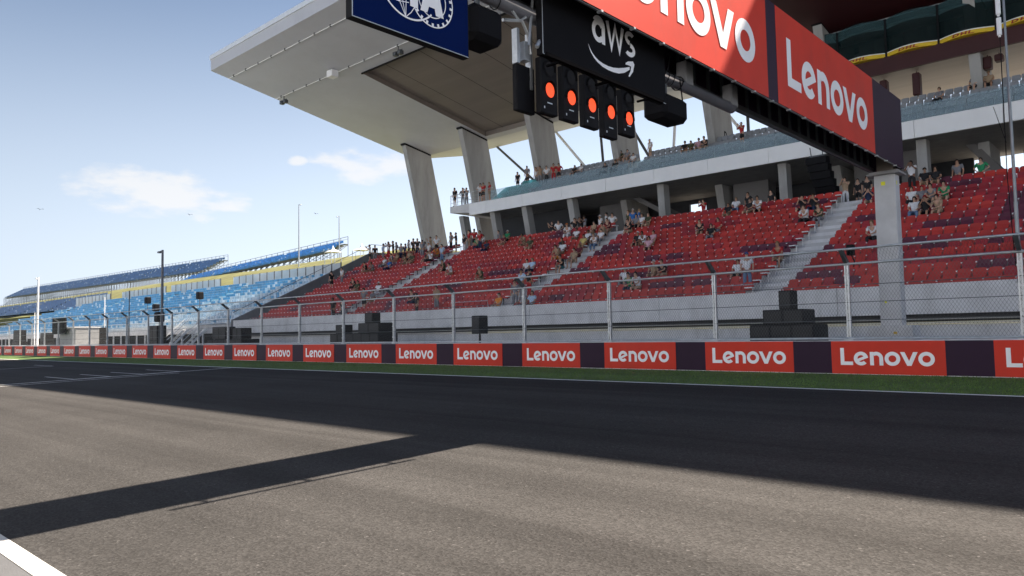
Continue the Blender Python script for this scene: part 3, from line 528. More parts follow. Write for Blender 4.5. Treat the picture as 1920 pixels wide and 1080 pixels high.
# loudspeakers hung under the red edge
for i, (x, hgt) in enumerate(((-14.15, 1.0), (-12.2, 1.5), (-8.3, .8), (-7.7, .45))):
    s = thing('hanging_loudspeaker', (x, 52.2, 18.1), ['dark loudspeaker hanging from the cream ceiling, leftmost of four', 'largest dark loudspeaker hanging from the cream ceiling', 'dark loudspeaker on the cream ceiling, third from left', 'smallest dark loudspeaker on the cream ceiling, rightmost'][i], 'loudspeaker', 'loudspeakers under the cream ceiling')
    MB().bbox(x - .22, x + .22, 51.9, 52.5, 18.05 - hgt, 18.0, .05).build('cabinet', M_REDFAS, s); MB().tube([(x, 52.2, 18.0), (x, 52.2, 18.15)], .03, 6).build('bracket', M_BLACK, s)
PEOPLE_TXT = """
redstand,15,-59.37,phone,white,black,
redstand,15,-58.53,stand,black,grey,
redstand,15,-57.24,stand,lightblue,grey,
redstand,15,-56.39,phone,white,red,
redstand,15,-55.69,phone,black,black,
redstand,15,-55.19,hips,grey,black,
redstand,15,-53.4,stand,white,black,
redstand,15,-52.7,stand,black,black,
redstand,15,-52.12,hips,black,navy,
red,15,-51.62,sit,white,grey,
redstand,15,-50.28,phone,tan,grey,
redstand,15,-49.48,hips,white,black,
redstand,15,-47.58,stand,grey,black,
redstand,15,-46.92,phone,black,black,
redstand,15,-45.29,stand,red,tan,
redstand,15,-44.65,stand,red,black,
red,15,-44.04,sit,white,grey,
red,15,-41.19,sit,green,black,white
red,15,-21.14,sit,white,denim,
redstand,15,-10.79,phone,white,black,
red,15,-10.25,sit,black,tan,black
red,15,-9.75,sit,black,tan,
red,14,-54.05,sit,black,tan,
redstand,14,-53.39,stand,grey,navy,
redstand,14,-52.83,stand,navy,black,
redstand,14,-50.43,stand,grey,grey,
redstand,14,-45.0,hips,black,white,
red,14,-43.6,sitlean,green,navy,
redstand,14,-43.1,hips,red,navy,
red,14,-40.82,sit,maroon,tan,
red,14,-34.05,sitlean,white,white,orange
red,14,-31.76,sit,tan,tan,
red,14,-30.36,sitlean,maroon,tan,
red,14,-28.13,sit,grey,black,
red,14,-27.65,sit,white,black,
red,14,-27.15,sit,olive,tan,
red,14,-21.26,sit,black,tan,
red,14,-19.81,sit,black,tan,
red,14,-19.25,sitlean,white,black,
red,13,-53.94,sitlean,grey,skin,
red,13,-53.44,sit,tan,skin,
red,13,-51.67,sit,tan,black,
redstand,13,-48.51,stand,white,black,white
red,13,-47.77,sitlean,orange,tan,
red,13,-41.9,sit,navy,navy,
red,13,-37.7,sitlean,tan,skin,
red,13,-32.7,sit,white,tan,
red,13,-30.15,sitlean,tan,black,
red,13,-27.97,sitlean,black,tan,
red,13,-16.21,sitphone,black,black,
red,13,-15.59,sitphone,black,navy,
red,13,-12.65,sitphone,navy,tan,
red,12,-54.14,sit,white,grey,
red,12,-51.04,sitlean,tan,tan,
red,12,-50.23,sit,olive,tan,
red,12,-48.25,sit,black,black,
red,12,-47.75,sitphone,white,black,
redstand,12,-45.86,hips,lightblue,denim,
red,12,-36.44,sit,olive,tan,
red,12,-31.0,sit,white,grey,
red,12,-30.5,sit,grey,tan,
red,12,-29.89,sit,white,grey,
red,12,-10.3,sit,white,black,
red,12,-9.82,sit,grey,black,red
red,12,-9.32,sitlean,grey,tan,
red,12,-8.74,sitlean,green,tan,
red,11,-55.57,sitlean,black,tan,
red,11,-54.68,sitlean,grey,tan,
red,11,-52.3,sit,blue,navy,
red,11,-32.7,sit,black,black,
red,11,-30.75,sit,yellow,tan,
red,11,-29.71,sitlean,white,denim,
red,11,-21.82,sitlean,black,tan,
red,11,-20.67,sit,red,grey,
red,11,-15.34,sitlean,white,black,
red,11,-14.57,sitlean,olive,grey,
red,7,-52.58,sitlean,black,black,
red,7,-32.93,sit,white,pink,
red,7,-32.43,sit,lightblue,navy,
red,7,-29.76,sitlean,black,teal,
red,7,-10.85,sitlean,white,black,
red,6,-50.99,sit,olive,tan,
red,6,-36.3,sitlean,olive,tan,white
red,5,-46.97,sit,white,white,white
red,5,-14.73,sitlean,red,tan,
redstand,9,-56.44,stand,white,grey,
red,9,-42.98,sitlean,olive,black,olive
red,9,-31.53,sitlean,tan,orange,
red,9,-29.8,sit,maroon,maroon,
red,9,-24.43,sit,pink,black,
redstand,8,-56.77,stand,black,black,
red,8,-41.32,sitlean,white,tan,
red,8,-29.57,sit,tan,tan,
redstand,2,-44.68,hips,grey,black,
red,2,-39.5,sitlean,black,navy,
red,2,-21.7,sitlean,green,navy,
red,2,-21.22,sitlean,white,tan,
redstand,2,-15.08,stand,white,denim,blue
red,3,-45.36,sit,grey,tan,
redstand,3,-29.89,hips,lightblue,grey,navy
redstand,3,-29.31,stand,black,red,
red,3,-22.7,sit,white,grey,
red,3,-16.15,sit,white,black,
conc,45.4,-43.49,stand,grey,grey,
conc,45.4,-37.49,phone,black,black,
conc,45.4,-36.88,hips,white,grey,
conc,45.4,-35.25,hips,black,black,
conc,45.4,-34.75,phone,black,white,
conc,45.4,-34.27,phone,grey,white,
conc,45.7,-32.93,stand,white,grey,white
conc,45.4,-32.19,stand,white,grey,
conc,45.4,-31.69,hips,white,grey,
conc,45.7,-30.36,stand,olive,grey,
conc,45.4,-29.84,stand,blue,navy,white
conc,45.4,-29.34,stand,blue,blue,
conc,45.4,-24.14,phone,red,black,
conc,45.4,-20.94,hips,black,grey,
conc,45.4,-19.39,stand,black,black,black
conc,45.4,-14.84,phone,tan,white,
conc,46.3,-14.36,stand,black,black,
conc,46.3,-13.86,stand,black,black,
conc,45.4,-8.95,stand,grey,black,
conc,45.4,-7.86,hips,green,black,
redstand,1,-35.7,stand,tan,grey,
redstand,1,-28.86,stand,grey,grey,
redstand,0,-46.03,stand,black,black,
redstand,0,-44.83,stand,black,black,
redstand,0,-36.62,stand,black,black,
red,0,-29.73,sit,orange,tan,
red,0,-27.8,sit,grey,grey,
red,0,-27.16,sit,lightblue,black,
red,10,-31.9,sit,white,tan,
red,10,-25.77,sit,black,black,white
red,10,-25.25,sitlean,white,tan,
red,10,-24.63,sit,pink,tan,
red,10,-20.69,sit,black,grey,
red,10,-9.76,sit,white,denim,
red,10,-9.27,sitphone,black,black,red
red,10,-8.66,sitlean,tan,tan,
red,4,-21.42,sit,tan,tan,white
red,4,-20.69,sitlean,black,tan,
slab,48.0,-51.49,stand,black,black,
slab,48.6,-50.99,hips,grey,grey,
slab,48.6,-50.48,phone,grey,grey,
slab,48.3,-48.31,hips,white,black,
slab,48.0,-47.61,stand,red,black,
slab,48.3,-47.11,stand,red,tan,
balc,2,-45.66,stand,black,black,
balc,2,-44.74,sit,black,black,
balc,2,-43.41,stand,white,grey,
balc,2,-42.91,phone,tan,grey,
balc,2,-42.14,hips,white,black,
balc,2,-41.33,stand,red,red,
balc,2,-40.72,hips,red,black,
balc,2,-39.18,sit,black,black,
balc,2,-38.47,sit,white,grey,
balc,2,-33.11,sit,white,black,
balc,2,-28.35,sit,black,tan,
balc,2,-27.84,sit,olive,tan,
balc,2,-27.16,sit,pink,tan,
balc,2,-26.53,sitlean,black,tan,
balc,2,-23.51,phone,red,black,white
balc,2,-10.74,sit,grey,black,
balc,3,-45.22,stand,grey,grey,
balc,3,-34.87,sit,olive,tan,
balc,3,-34.23,sit,grey,tan,
balc,3,-31.82,stand,white,tan,white
balc,3,-8.98,sit,grey,black,
balc,3,-8.26,sit,tan,black,tan
balc,1,-35.33,sit,black,black,
balc,1,-34.31,sit,black,black,
"""
# ------------------------------------------------------------------ overhead gantry across the track
ga = thing('overhead_gantry', (-6.88, 25.1, .51), 'overhead truss gantry clad in red and plum banners on a concrete pillar', 'gantry')
GX0, GX1, GZ0, GZ1, GY0, GY1 = -7.36, -6.42, 6.74, 8.92, -2.2, 25.25
tr = MB()
for x in (GX0 + .05, GX1 - .05):
    for z in (GZ0 + .06, GZ1 - .08): tr.box(x - .05, x + .05, GY0, GY1 - .02, z - .055, z + .055)
y = GY0 + .3; k = 0
while y < GY1:
    tr.box(GX0 + .02, GX0 + .08, y, y + .07, GZ0 + .12, GZ1 - .1); y += .62; k += 1
tr.build('truss', M_STEELD, ga)
bn = MB()
bn.box(GX0 - .03, GX0 - .01, GY0, GY1 - .01, GZ0 + .0, GZ1); bn.box(GX0, GX1 + .01, GY0, GY1 - .01, GZ1 + .0, GZ1 + .02); bn.build('rear_banner', M_SIGNP, ga)
MB().box(GX0 - .02, GX1 + .012, GY1, GY1 + .02, GZ0 - .01, GZ1 + .02).build('end_banner', M_SIGNP, ga)
MB().box(GX1, GX1 + .012, GY0, GY1 - .003, GZ0 - .02, GZ1 + .01).build('front_banner', M_SIGNP, ga)
GP = 7.24                                                        # banner pitch
for i in range(4):
    ya = 15.72 - GP * i; yb = ya + 6.72
    if ya < GY0: ya = GY0 + .3
    rpn = MB().box(GX1 + .013, GX1 + .017, ya, yb, GZ0 - .018, GZ1 + .008).build('red_banner_panel', M_SIGNR, ga)
    if i < 3: place(LOGO, (GX1 + .021, 15.72 - GP * i + .55, GZ0 + .50), (0, 1, 0), (0, 0, 1), 1.115, MB()).build('lettering', M_SIGNW, rpn, fix=False)
cl = MB().box(GX1 - .02, GX1 - .008, 1.0, 25, GZ0 - .03, GZ0 - .0205)
y = 1.0
while y < 25: cl.box(GX1 - .06, GX1 + .03, y, y + .05, GZ0 - .05, GZ0 - .021); y += .9
cl.build('clip_strip', M_STEEL, ga)
M_PILC = mat('gantry_pillar_concrete', (.50, .50, .51), .82, .12, 1.6, .2, 30, dirt=.25)
for py_ in (25.1, -1.2):
    zb = .51 if py_ > 0 else -.05
    pl = MB().bbox(-7.19, -6.57, py_ - .23, py_ + .23, zb + 1.0, 6.55, .02).build('pillar', M_PILC, ga)
    MB().bbox(-7.52, -6.24, py_ - .42, py_ + .42, zb - .03, zb + 1.32, .02).build('plinth', M_PILC, pl)
    MB().box(-7.36, -6.40, py_ - .38, py_ + .38, 6.55, 6.60).box(-7.30, -6.46, py_ - .32, py_ + .32, 6.602, 6.66).build('cap_plate', mat('cap_steel', (.26, .25, .25), .6, .1, 3), pl)
    MB().box(-7.1, -6.62, py_ - .2, py_ + .2, 6.66, 7.4).build('stub_column', mat('stub_brown', (.15, .12, .10), .7, .1, 2), pl)
    if py_ > 0:
        MB().box(-6.98, -6.86, 24.862, 24.868, 6.22, 6.34).box(-6.568, -6.564, 25.0, 25.06, 6.22, 6.34).box(-7.04, -6.98, 24.862, 24.868, 2.52, 2.58).build('yellow_marker', mat('fluoro_yellow', (.75, .72, .01), .5, .02), pl)
        MB().box(-6.78, -6.68, 24.672, 24.678, 1.56, 1.63).build('warning_sticker', mat('ochre_sticker', (.5, .32, .02), .5, .05), pl)
# hangers and the pipe that carries the start lights
XF[0] = 1.128
M_PIPE = M_GREYP
pp = thing('start_light_bar', (-6.2, 6, 5.97), 'grey round pipe hung under the gantry, carrying the start lights and boards', 'pipe')
MB().tube([(-6.2, 1.2, 5.97), (-6.2, 13.0, 5.97)], .095, 18).build('pipe', M_PIPE, pp, smooth=True)
MB().tube([(-6.2, 12.99, 5.97), (-6.2, 13.06, 5.97)], .098, 18, r1=.03).build('end_cap', M_PIPE, pp)
for y in (11.25, 12.95): MB().bbox(-6.30, -6.10, y - .13, y + .13, 5.98, 6.395, .02).build('hanger', mat('hanger_grey', (.22, .22, .23), .55, .08, 3), pp)
for y in (3.0, 6.4): MB().bbox(-6.30, -6.10, y - .12, y + .12, 5.98, 6.395, .02).build('hanger', MATS['hanger_grey'], pp)
cbm = MB()
for y, s in ((10.55, .115), (10.72, .112), (10.98, .118), (11.0, .113), (6.55, .115), (6.2, .115), (10.42, .113)):
    cbm.tube([(-6.2 + s * math.cos(a * .5236), y + .02 * math.sin(a), 5.97 + s * math.sin(a * .5236)) for a in range(13)], .008, 5)
cbm.tube([(-6.15, 10.6, 6.08), (-6.12, 10.66, 6.4), (-6.25, 10.7, 6.38)], .01, 5).tube([(-6.1, 10.9, 6.0), (-6.08, 10.95, 5.5), (-6.1, 10.7, 5.35)], .012, 5)
cbm.build('cables', M_BLACK, pp)
def board(name, label, X, y0, y1, z0, z1, m, depth=.10):
    t = thing(name, (X, (y0 + y1) / 2, z1), label, 'sign'); MB().box(X - depth, X - .004, y0 - .012, y1 + .012, z0 - .012, z1 + .012).build('frame', M_BLACK, t)
    f = MB().box(X - .004, X, y0, y1, z0, z1).build('face', m, t); MB().box(X - .02, X + .0035, y0 - .004, y1 + .004, z0 - .009, z0 - .002).box(X - .02, X + .0035, y0 - .009, y0 - .002, z0 - .009, z1).build('edge_strip', M_STEEL, t); return t, f
# charcoal board with the smile arrow
t, f = board('sponsor_board', 'charcoal board with white lower-case letters and a smile arrow above the lights', -6.0, 7.22, 10.25, 5.42, 6.36, M_SIGNK)
k = (math.sqrt(1))
AW = arc(.30, .33, .30, .33, 35, 325, .15, 22) + poly((.46, 0), (.62, 0), (.62, .5), (.46, .5)) + arc(.32, .48, .30, .30, 0, 150, .15, 12)
AW += stroke([(.74, .76), (.93, .02), (1.13, .68), (1.33, .02), (1.52, .76)], .15)
AW += arc(1.90, .56, .27, .215, 40, 262, .14, 16) + arc(1.87, .215, .29, .215, -140, 82, .14, 16)
lm = MB(); place([[(p[0] * .505, p[1] * .505) for p in q] for q in AW], (-5.996, 8.295, 5.905), (0, 1, 0), (0, 0, 1), 1, lm)
up_ = [(8.198, 5.82), (8.24, 5.762), (8.287, 5.713), (8.36, 5.67), (8.443, 5.639), (8.55, 5.622), (8.669, 5.617), (8.80, 5.628), (8.941, 5.657), (9.08, 5.698), (9.225, 5.748)]
lo_ = [(8.207, 5.796), (8.225, 5.755), (8.256, 5.71), (8.325, 5.65), (8.409, 5.607), (8.53, 5.572), (8.667, 5.559), (8.80, 5.560), (8.937, 5.576), (9.08, 5.622), (9.223, 5.704)]
place([[up_[i], up_[i + 1], lo_[i + 1], lo_[i]] for i in range(10)], (-5.996, 0, 0), (0, 1, 0), (0, 0, 1), 1, lm)
hd_ = [(9.121, 5.784), (9.186, 5.821), (9.32, 5.857), (9.358, 5.819), (9.316, 5.695), (9.217, 5.595), (9.189, 5.598), (9.251, 5.699), (9.265, 5.764), (9.198, 5.767), (9.119, 5.759)]
place([[hd_[0], hd_[1], hd_[9], hd_[10]], [hd_[1], hd_[2], hd_[8], hd_[9]], [hd_[2], hd_[3], hd_[8]], [hd_[3], hd_[4], hd_[7], hd_[8]], [hd_[4], hd_[5], hd_[6], hd_[7]]], (-5.9955, 0, 0), (0, 1, 0), (0, 0, 1), 1, lm)
lm.build('lettering', M_SIGNW, f, fix=False)
# navy board with globe and cog rings
t, f = board('federation_board', 'navy board with a white globe and cog emblem, hanging at the top', -6.0, 4.26, 5.86, 5.0, 6.36, M_NAVY)
em = MB()
def P(gl, lift=0): place(gl, (-5.996 + lift, 0, 0), (0, 1, 0), (0, 0, 1), 1, em)
gx_, gz_, cx2, cz2 = 4.985, 5.605, 5.31, 5.495
P(arc(gx_, gz_, .43, .43, 100, 318, .020, 48))
for e in ((4.80, 5.50), (4.875, 5.50), (4.945, 5.50), (5.055, 5.33)): P(stroke([(4.935, 5.19), ((4.935 + e[0]) / 2 - .012 * (4.94 - e[0]) / .1, (5.19 + e[1]) / 2), e], .0095), .0004)
P(stroke([(4.62, 5.40), (4.74, 5.35), (4.86, 5.34), (4.98, 5.36)], .0095), .0008)
P(arc(cx2, cz2, .31, .31, -155, 88, .015, 48), .0012); P(arc(cx2, cz2, .205, .205, -165, 80, .012, 36), .0016)
for a_ in range(-140, 88, 17): c, s_ = math.cos(R(a_)), math.sin(R(a_)); P(stroke([(cx2 + .298 * c, cz2 + .298 * s_), (cx2 + .262 * c, cz2 + .262 * s_)], .030), .002)
P(poly((4.76, 5.33), (4.86, 5.33), (4.86, 5.76), (4.76, 5.76)), .0024); P(poly((4.86, 5.66), (4.96, 5.66), (4.96, 5.76), (4.86, 5.76)), .0024); P(poly((4.86, 5.50), (4.94, 5.50), (4.94, 5.58), (4.86, 5.58)), .0024)
P(poly((4.995, 5.33), (5.105, 5.33), (5.105, 5.76), (4.995, 5.76)), .0024)
P(poly((5.138, 5.33), (5.236, 5.33), (5.262, 5.405), (5.345, 5.405), (5.362, 5.33), (5.478, 5.33), (5.372, 5.76), (5.255, 5.76)), .0024)
em.build('emblem', M_SIGNW, f, fix=False)
# five start light units
M_LAMP = mat('lit_lamp', (.35, .02, .01), .4, .10, 60, emit=(1.0, .078, .008), estr=.34)
M_LENS = mat('unlit_lens', (.010, .008, .008), .5, .1, 9, spec=.15)
for i, y in enumerate((7.40, 7.86, 8.33, 8.79, 9.26)):
    dz = (0, 0, 0, -.06, .06)[i]
    lab = ('start light with lit red lamp, nearest the unlit black plate' if i == 0 else 'start light with lit red lamp, second of five under the charcoal board' if i == 1 else 'middle start light of five with lit red lamp' if i == 2 else 'start light with lit red lamp whose plate hangs lowest' if i == 3 else 'start light with lit red lamp at the right end of five')
    s = thing('start_light', (-6.07, y, 5.42), lab, 'start light', 'row of five lit start lights')
    MB().bbox(-6.16, -6.06, y - .17, y + .17, 4.66 + dz, 5.40, .012).build('housing', M_BLACK, s)
    for z, mt_ in ((4.98, M_LAMP), (5.26, M_LENS)):
        vs_ = [(-6.048, y + .088 * math.cos(a * math.pi / 12), z + .098 * math.sin(a * math.pi / 12)) for a in range(24)]
        MB().add([(-6.045, y, z)] + vs_, [(0, a + 1, (a + 1) % 24 + 1) for a in range(24)]).build('lamp', mt_, s)
        vis = MB(); rr = .115; n = 12
        for a in range(n):
            a0, a1 = math.pi * (-.05 + 1.1 * a / n), math.pi * (-.05 + 1.1 * (a + 1) / n); q = lambda an, xx: (xx, y + rr * math.cos(an), z + rr * 1.08 * math.sin(an))
            vis.quad(q(a0, -6.06), q(a1, -6.06), q(a1, -6.025), q(a0, -6.025))
        vis.build('visor', M_BLACK, s, fix=False)
    MB().box(-6.058, -6.055, y - .05, y + .05, 4.80 + dz, 4.815 + dz).box(-6.058, -6.055, y - .12, y - .10, 4.72 + dz, 4.75 + dz).build('label_strip', M_STEEL, s)
    MB().tube([(-6.12, y, 5.38), (-6.18, y, 5.88)], .025, 6).tube([(-6.1, y - .1, 5.40), (-6.06, y - .13, 5.5)], .015, 5).build('bracket', M_STEELD, s)
# unlit plate with clamps left of the lights
s = thing('side_light_plate', (-6.2, 7.1, 5.4), 'unlit black light plate with silver clamps left of the start lights', 'light plate')
MB().bbox(-6.34, -6.26, 6.98, 7.34, 4.68, 5.30, .012).build('plate', M_BLACK, s)
MB().box(-6.33, -6.24, 6.98, 7.03, 5.3, 5.76).box(-6.33, -6.24, 7.24, 7.28, 5.0, 5.76).box(-6.30, -6.2, 7.08, 7.2, 5.35, 5.6).build('frame', M_STEEL, s)
cm = MB().tube([(-6.15, 6.62, 5.72), (-6.12, 6.95, 5.80), (-6.16, 7.1, 5.68), (-6.2, 7.2, 5.45)], .022, 6).tube([(-6.1, 6.75, 5.86), (-6.12, 6.9, 5.78), (-6.1, 7.0, 5.86)], .018, 6).tube([(-6.1, 7.05, 5.5), (-6.16, 7.24, 6.35)], .018, 6).tube([(-6.06, 7.16, 5.5), (-6.06, 7.32, 5.72)], .03, 6)
cm.build('clamp', M_STEEL, s)
for nm, y0, y1, z0, z1, lab in (('black_fixture', 5.95, 6.48, 5.28, 5.72, 'dark rounded lamp housing between the navy and charcoal boards'), ('black_fixture', 10.2, 10.95, 5.22, 5.62, 'dark lamp housing below the pipe, right of the charcoal board')):
    s = thing(nm, (-6.15, (y0 + y1) / 2, 5.9), lab, 'light fixture'); MB().bbox(-6.42, -5.98, y0, y1, z0, z1, .07).build('housing', M_SIGNK, s); MB().tube([(-6.2, (y0 + y1) / 2, 5.9), (-6.2, (y0 + y1) / 2, z1 - .01)], .035, 6).build('bracket', M_STEELD, s)
XF[0] = 1.0
rail_ = MB().box(-6.50, -6.45, 7.85, 10.95, 5.68, 5.73)  # added rail, placed so its shadow draws a thin line on the track
for y in (8.2, 9.4, 10.6): rail_.box(-6.77, -6.50, y, y + .04, 5.69, 5.72)
rail_.build('shadow_rail', mat('matt_black', (.006, .006, .007), 1.0, .1, 5, spec=0), pp)
# line array hung from the balcony edge
s = thing('line_array', (-17.5, 47.4, 13.0), 'black curved line array of loudspeakers hanging under the white balcony band', 'loudspeaker')
for i in range(5):
    z = 12.55 - .48 * i; y = 47.3 + .02 * i * i; a = MB().prism([(-17.55 + .1 * i, y - .42, z - .02 + .0), (-17.55 + .1 * i, y + .35, z + .03), (-17.55 + .1 * i, y + .33, z - .40), (-17.55 + .1 * i, y - .40 + .06 * i, z - .45)], (1.25, 0, 0)); a.build('speaker_box', M_BLACK, s)
MB().tube([(-17.3, 47.3, 12.55), (-17.45, 47.5, 13.3)], .03, 5).tube([(-16.6, 47.3, 12.55), (-16.7, 47.5, 13.3)], .03, 5).box(-17.4, -16.4, 47.1, 47.5, 12.57, 12.66).build('rigging', M_STEELD, s)

# ------------------------------------------------------------------ seats
SECT = [(-59.2, -46.75), (-45.25, -30.35), (-28.65, -14.6), (-13.0, 12.0)]
def seat_parts(w=.488):
    """shell with a rounded top, tipped-up pan, white number tag; origin on the step under the seat back"""
    prof = [(-w / 2, .44), (w / 2, .44), (w / 2, .70), (w / 2 - .035, .775), (w / 2 - .12, .80), (-w / 2 + .12, .80), (-w / 2 + .035, .775), (-w / 2, .70)]
    b = MB(); b.prism([(x, -.02 + (z - .44) * .25, z) for x, z in prof], (0, .04, .0))
    pan = [(-w / 2 + .03, .42), (w / 2 - .03, .42), (w / 2 - .025, .56), (w / 2 - .09, .615), (-w / 2 + .09, .615), (-w / 2 + .025, .56)]
    p = MB(); p.prism([(x, -.19 + (z - .42) * .40, z) for x, z in pan], (0, .055, .0))
    l = MB().box(-w / 2 - .022, -w / 2 + .008, -.05, .03, .0, .52).box(w / 2 + .022 - .044, w / 2 + .022 - .014, -.06, .01, .40, .6) if False else MB().box(-w / 2 - .020, -w / 2 - .004, -.06, .02, .0, .60)
    tg = MB().box(-w / 2 - .030, -w / 2 + .012, -.085, -.02, .68, .725)
    return b, p, l, tg
def seat_colour(x, i):
    v = noise.noise(Vector((x * .30, i * .62, 3.1))) + .30 * noise.noise(Vector((x * .9, i * 1.9, 9.0)))
    if x > -13: v += .10 + .12 * smooth((x + 9) / 5)
    return 2 if v > .40 else 1 if v > .16 else 0
OCC = set()
PEOPLE = []
for ln in PEOPLE_TXT.strip().split('\n'):
    q = ln.split(','); PEOPLE.append((q[0], float(q[1]), float(q[2]), *q[3:7]))
for q in PEOPLE:
    if q[0] == 'red': OCC.add((int(q[1]), round(q[2] * 2)))
allseats = []
for si, (xa, xb) in enumerate(SECT):
    n = int((xb - xa) / .5)
    for i in range(16):
        for j in range(n):
            x = xa + .25 + .5 * j + ((xb - xa) - .5 * n) / 2 if si != 3 else xa + .25 + .5 * j
            allseats.append((x, i, si, j, n))
def vis_x(i): return -0.09 * Yr(i) - .3
cand = sorted([s for s in allseats if s[0] < vis_x(s[1]) and s[0] > -22], key=lambda s: (s[0] ** 2 + Yr(s[1]) ** 2 + F(s[1]) ** 2))
near = set(cand[:300])
SM = [M_RED, M_RED2, M_BURG]; bP, pP, lP, tP = seat_parts()
proto = {}
names = ['bright red', 'crimson', 'dark burgundy']
for s in sorted(near, key=lambda s: (s[1], s[0])):
    x, i, si, j, n = s; c = seat_colour(x, i); loc = (x, Yr(i), F(i))
    if si == 3: lab = '%s folding seat in %s row up, %s seat right of the wide stairs' % (names[c], ordn(i + 1), ordn(j + 1))
    else: lab = '%s folding seat in %s row up, %s seat left of the wide stairs' % (names[c], ordn(i + 1), ordn(n - j))
    if c not in proto:
        r = thing('red_seat' , (0, 0, 0), lab, 'seat', 'folding seats nearest the gantry pillar'); bo = bP.build('backrest', SM[c], r); pP.build('seat_pan', SM[c], r); lP.build('leg', M_STEELD, r); tP.build('number_tag', M_TAG, r)
        r.location = loc; proto[c] = r
    else: r = tree_copy(proto[c], loc); r['label'] = lab
def merge_seats(name, lst, mats, colfn, parts, label=None):
    m = MB()
    for s in lst:
        c = colfn(s)
        for mb, mi in parts(c): m.add([(v[0] + s[0], v[1] + s[1], v[2] + s[2]) for v in mb.v], mb.f, mi)
    o = m.build(name, mats); return tag(o, label, kind='stuff')
rest = [(s[0], Yr(s[1]), F(s[1]), s[1]) for s in allseats if s not in near and s[0] < 8]
merge_seats('red_seats', rest, SM + [M_TAG, M_STEELD], lambda s: seat_colour(s[0], s[3]), lambda c: ((bP, c), (pP, c), (tP, 3), (lP, 4)))
# white end brackets of the rows beside the stairs
for (ax0, ax1) in AIS:
    for i in range(16):
        x = ax0 - .10; y = Yr(i)
        MB().box(x - .02, x + .02, y - .16, y - .11, F(i) + .005, F(i) + .5).box(x - .28, x + .05, y - .38, y - .02, F(i) + .5, F(i) + .545).build('row_end_bracket', M_TAG, gs)
# grey balcony seats
gp = MB(); w = .47
gp.prism([(x, -.02 + (z - .44) * .22, z) for x, z in [(-w / 2, .44), (w / 2, .44), (w / 2, .76), (w / 2 - .05, .82), (-w / 2 + .05, .82), (-w / 2, .76)]], (0, .045, 0)).prism([(x, -.14 + (z - .42) * .3, z) for x, z in [(-w / 2 + .03, .42), (w / 2 - .03, .42), (w / 2 - .03, .66), (-w / 2 + .03, .66)]], (0, .05, 0)).box(-.05, .05, -.05, .0, 0, .45)
g0 = None
def balc_ok(x): return not any(a < x < b for a, b in ((-45.6, -44.4), (-33.0, -31.9)))
for j in range(4):
    nn = 0; lst = []; x = -43.9
    while x < -4.6:
        if balc_ok(x): lst.append(x)
        x += .5
    for nn, x in enumerate(lst):
        lab = 'grey balcony seat in the %s row, %s seat from the left' % (('front', 'second', 'third', 'top')[j], ordn(nn + 1))
        loc = (x, 49.45 + .85 * j, 13.905 + .6 * j)
        if g0 is None: g0 = gp.build('grey_seat', M_GREYS); tag(g0, lab, 'seat', 'grey seats on the balcony'); g0.location = loc
        else: r = g0.copy(); C.objects.link(r); r.location = loc; r['label'] = lab
# pale loose seats on the concourse edge
for k, x in enumerate((-46.2, -42.3, -40.4, -37.9, -35.3, -27.2, -20.5, -18.9, -16.3, -9.95, -7.6)):
    loc = (x, 45.35, 8.935); r = g0.copy(); r.data = g0.data; C.objects.link(r); r.name = 'pale_seat'; r.location = loc; r['label'] = 'pale grey seat on the concourse edge behind the red rows, %s from the left' % ordn(k + 1); r['group'] = 'pale seats on the concourse edge'

# ------------------------------------------------------------------ speaker stacks on the service road
def stack(label, boxes, extra=None):
    t = thing('speaker_stack', (boxes[0][0], 26, .51), label, 'loudspeaker', 'black loudspeaker stacks behind the fence')
    for (x0, x1, y0, y1, z0, z1) in boxes:
        cb_ = MB().bbox(x0, x1, y0, y1, z0, z1, .025).build('cabinet', M_BLACKC, t); n_ = max(1, round((x1 - x0) / .85))
        if z1 - z0 > .4 and x1 - x0 > .4:
            g_ = MB()
            for q in range(n_): a_ = x0 + (x1 - x0) * q / n_; b_ = x0 + (x1 - x0) * (q + 1) / n_; g_.box(a_ + .05, b_ - .05, y0 - .012, y0 - .002, z0 + .05, z1 - .05)
            g_.build('grille', mat('speaker_grille', (.0125, .0125, .0145), .6, .25, 30), cb_)
    return t
stack('stepped black loudspeaker stack in front of the parapet, left of the gantry pillar', [(-11.85, -9.55, 25.6, 27.0, .51, 1.92), (-11.38, -9.92, 25.7, 26.8, 1.925, 2.46), (-10.86, -10.4, 25.9, 26.5, 2.465, 3.14)])
stack('wide black loudspeaker stack below the left end of the red seats', [(-38.6, -33.8, 25.6, 27, .51, 1.96), (-38.3, -37.5, 25.8, 26.5, 1.965, 2.5), (-36.0, -34.0, 25.8, 26.8, 1.965, 2.55), (-35.5, -34.75, 25.9, 26.5, 2.555, 3.13)])
stack('black loudspeaker stack beside the dark sloping end wall', [(-54.9, -49.6, 25.6, 27, .51, 1.75), (-54.5, -52.4, 25.8, 26.6, 1.755, 2.68), (-51.3, -50.0, 25.8, 26.6, 1.755, 2.55)])
stack('single tall black loudspeaker under the concrete ledge at mid photo', [(-27.0, -26.3, 26.2, 26.9, .51, 1.2), (-26.95, -26.35, 26.25, 26.85, 1.8, 2.72), (-26.7, -26.6, 26.5, 26.6, 1.2, 1.8)])
for k, (x, ww, hh) in enumerate(((-66.5, 2.4, 2.5), (-79.5, 1.6, 2.6), (-97, 2.6, 2.3), (-108, 3, 2.8))):
    stack('distant black loudspeaker stack under the blue stand, %s from the right' % ordn(k + 1), [(x, x + ww, 25.6, 26.6, .51, .51 + hh * .5), (x + .3, x + ww - .3, 25.7, 26.5, .51 + hh * .5 + .005, .51 + hh)])
